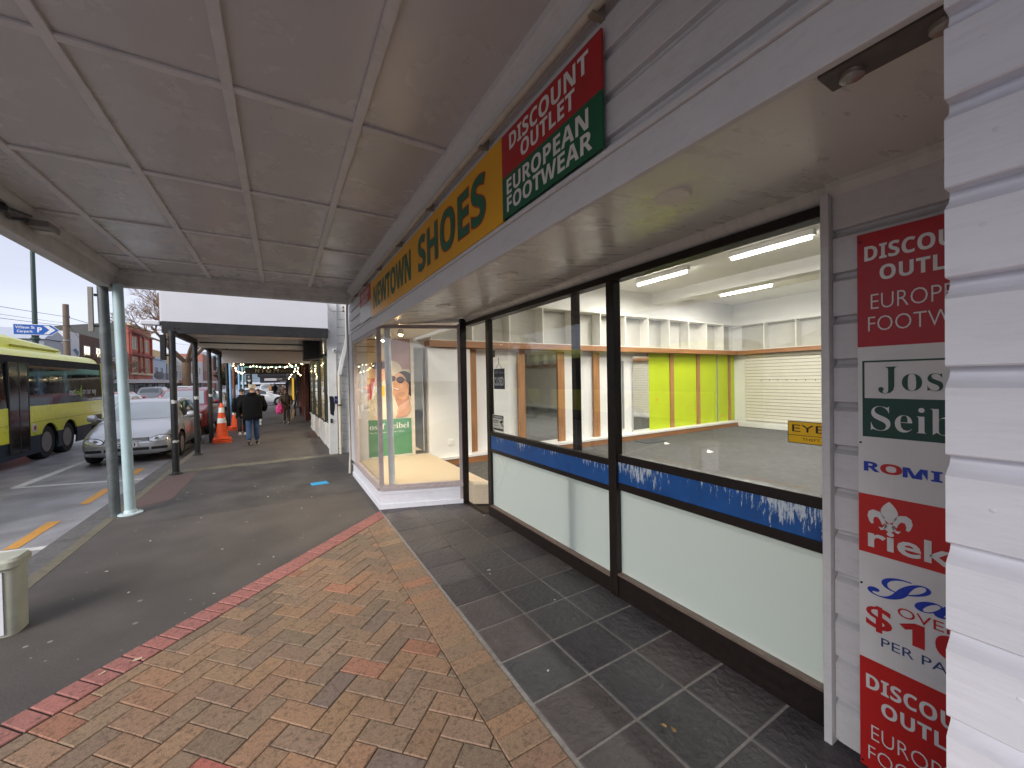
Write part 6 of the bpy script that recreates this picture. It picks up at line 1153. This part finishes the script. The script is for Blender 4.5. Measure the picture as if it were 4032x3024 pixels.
wire((-14, 43, 7.05), (-13.5, 95, 9.2), .5, 'overhead wire running on beyond the wooden pole to the right', .02); wire((-13.8, 42.9, 6.4), (-15.6, 52, 5.4), .1, 'short wire dropping from the wooden pole to the dark building', .012)
for k, (x, y, h_) in enumerate(((-2.5, 46, 8.5), (-12.8, 88, 9))):
    t = thing('distant_lamp_post', ('slim dark lamp post seen between the black posts by the tree trunk', 'slim lamp post far along the other side of the road')[k], 'lamp post', (x, y, 0)); MB().tube([(x, y, 0), (x, y, h_*.6), (x, y, h_)], [.09, .07, .05], 8).build('column', VB, t); MB().box(x-.2, x+.2, y-.2, y+.2, 3.0, 3.4).build('lantern', VB, t)
# ------------------------------------------------------------------ bare trees
BARK = mat('bare bark', (.16, .105, .07), .9, .3, 6, .4, 12); TWG = mat('bare twig', (.20, .125, .085), .9, .25, 3)
def tree(label, x, y, h, tr, fork, seed, spread=1.0, depth=6):
    rnd = random.Random(seed); t = thing('bare_tree', label, 'tree', (x, y, 0)); tk = MB(); tw_ = MB()
    tk.tube([(x, y, -.1), (x+.03, y, .3), (x-.05, y, fork*.6), (x, y, fork)], [tr*1.35, tr*1.05, tr*.92, tr*1.0], 14)
    def grow(p, d, l, r, n):
        q = p+d*l*.5+Vector((rnd.uniform(-1, 1), rnd.uniform(-1, 1), rnd.uniform(-.3, .6)))*l*.07; e = p+d*l; (tk if n >= depth-1 else tw_).tube([p, q, e], [r, r*.85, r*.68], 7 if n >= depth-1 else (5 if n > 2 else 3), cap=False)
        if n == 0: return
        for k in range(rnd.choice((2, 3, 3)) if n > 1 else 3):
            a = Vector((rnd.gauss(0, 1), rnd.gauss(0, 1), rnd.gauss(.1, .7))).normalized(); nd = (d*1.0+a*.62*spread+Vector((0, 0, .12))).normalized(); grow(p+d*l*rnd.uniform(.55, 1.0), nd, l*rnd.uniform(.62, .84), max(.018, r*.60), n-1)
    for k in range(5):
        a = k*2*math.pi/5+rnd.uniform(-.3, .3); grow(Vector((x, y, fork-.15)), Vector((math.cos(a)*.62*spread, math.sin(a)*.62*spread, .85)).normalized(), h*.24, tr*.50, depth)
    tk.build('trunk', BARK, t, smooth=True); tw_.build('crown', TWG, t); return t
tree('large bare street tree with a thick trunk behind the black verandah posts', -10.45, 65, 19, .50, 4.6, 3, 1.3, 6)
tree('smaller bare tree in front of the brown brick block', -14.2, 50.5, 6.2, .12, 1.5, 11, 1.1, 5)
tree('distant bare tree far along the road', -9, 105, 9, .25, 2.5, 5, 1.0, 4)
FOL = mat('evergreen leaves', (.045, .055, .03), .8, .4, 2); t = thing('evergreen_tree', 'dark evergreen tree far off beyond the black posts', 'tree', (-11, 120, 0)); g = MB()
rn = random.Random(4)
for k in range(1500):
    a = rn.random()*6.28; rr_ = 3.2*rn.random()**.5; z = 1.5+6.5*rn.random(); s_ = (1-abs(z-4)/5); c = Vector((-11+rr_*s_*math.cos(a), 120+rr_*s_*math.sin(a), z)); u = Vector((rn.gauss(0, 1), rn.gauss(0, 1), rn.gauss(0, 1))).normalized()*.35; w_ = u.orthogonal().normalized()*.25; g.add([c-u, c+w_, c+u, c-w_], [(0, 1, 2, 3)])
g.build('crown', FOL, t, fixn=False); MB().tube([(-11, 120, 0), (-11, 120, 4)], [.3, .15], 8).build('trunk', BARK, t)
# ------------------------------------------------------------------ hills far beyond
rn = random.Random(9); rows = []
def hill(x, y): return 26*math.exp(-((y-620)/210)**2)*(1.1+.35*math.sin(x*.011+1)+.22*math.sin(x*.031+2)+.10*math.sin(x*.09)+.06*math.sin(x*.2+y*.1))+14*math.exp(-((x+115)/70)**2-((y-600)/150)**2)
for j in range(30):
    y = 330+18*j; rows.append([(x, y, hill(x, y)-3) for x in range(-700, 320, 12)])
g = MB(); g.grid(rows); hl = struct(g, 'hills', mat('hazy hillside', (.12, .17, .20), .9, .45, .035, dirt=.5, ds=.02, dcol=(.16, .20, .22)), smooth='all')
g = MB(); rows = []
for j in range(14):
    x = -120-16*j; rows.append([(x, y, 22*math.exp(-((x+230)/70)**2)*(1+.3*math.sin(y*.03)+.15*math.sin(y*.11))-3) for y in range(-200, 400, 10)])
g.grid(rows); struct(g, 'side_hills', mat('hazy hillside', (.12, .17, .20), .9), smooth='all')
HW = mat('hill house white', (.62, .64, .68), .7); HR = mat('hill house roof', (.28, .27, .30), .7)
proto = None
for k in range(26):
    y = rn.uniform(500, 590); x = -y*rn.uniform(.125, .185); z = hill(x, y)-3
    if proto is None:
        proto = thing('hillside_house', 'tiny white house on the hazy far hillside', 'house', (x, y, z), 0, 'houses on the far hill'); MB().box(-4, 4, -4, 4, -2, 4.5).build('wall', HW, proto, local=True); g = MB(); g.prism([(-4.5, -4.5, 4.4), (4.5, -4.5, 4.4), (0, -4.5, 7)], (0, 9, 0)); g.build('roof', HR, proto, local=True)
    else: dup(proto, (x, y, z), rn.random()*3)
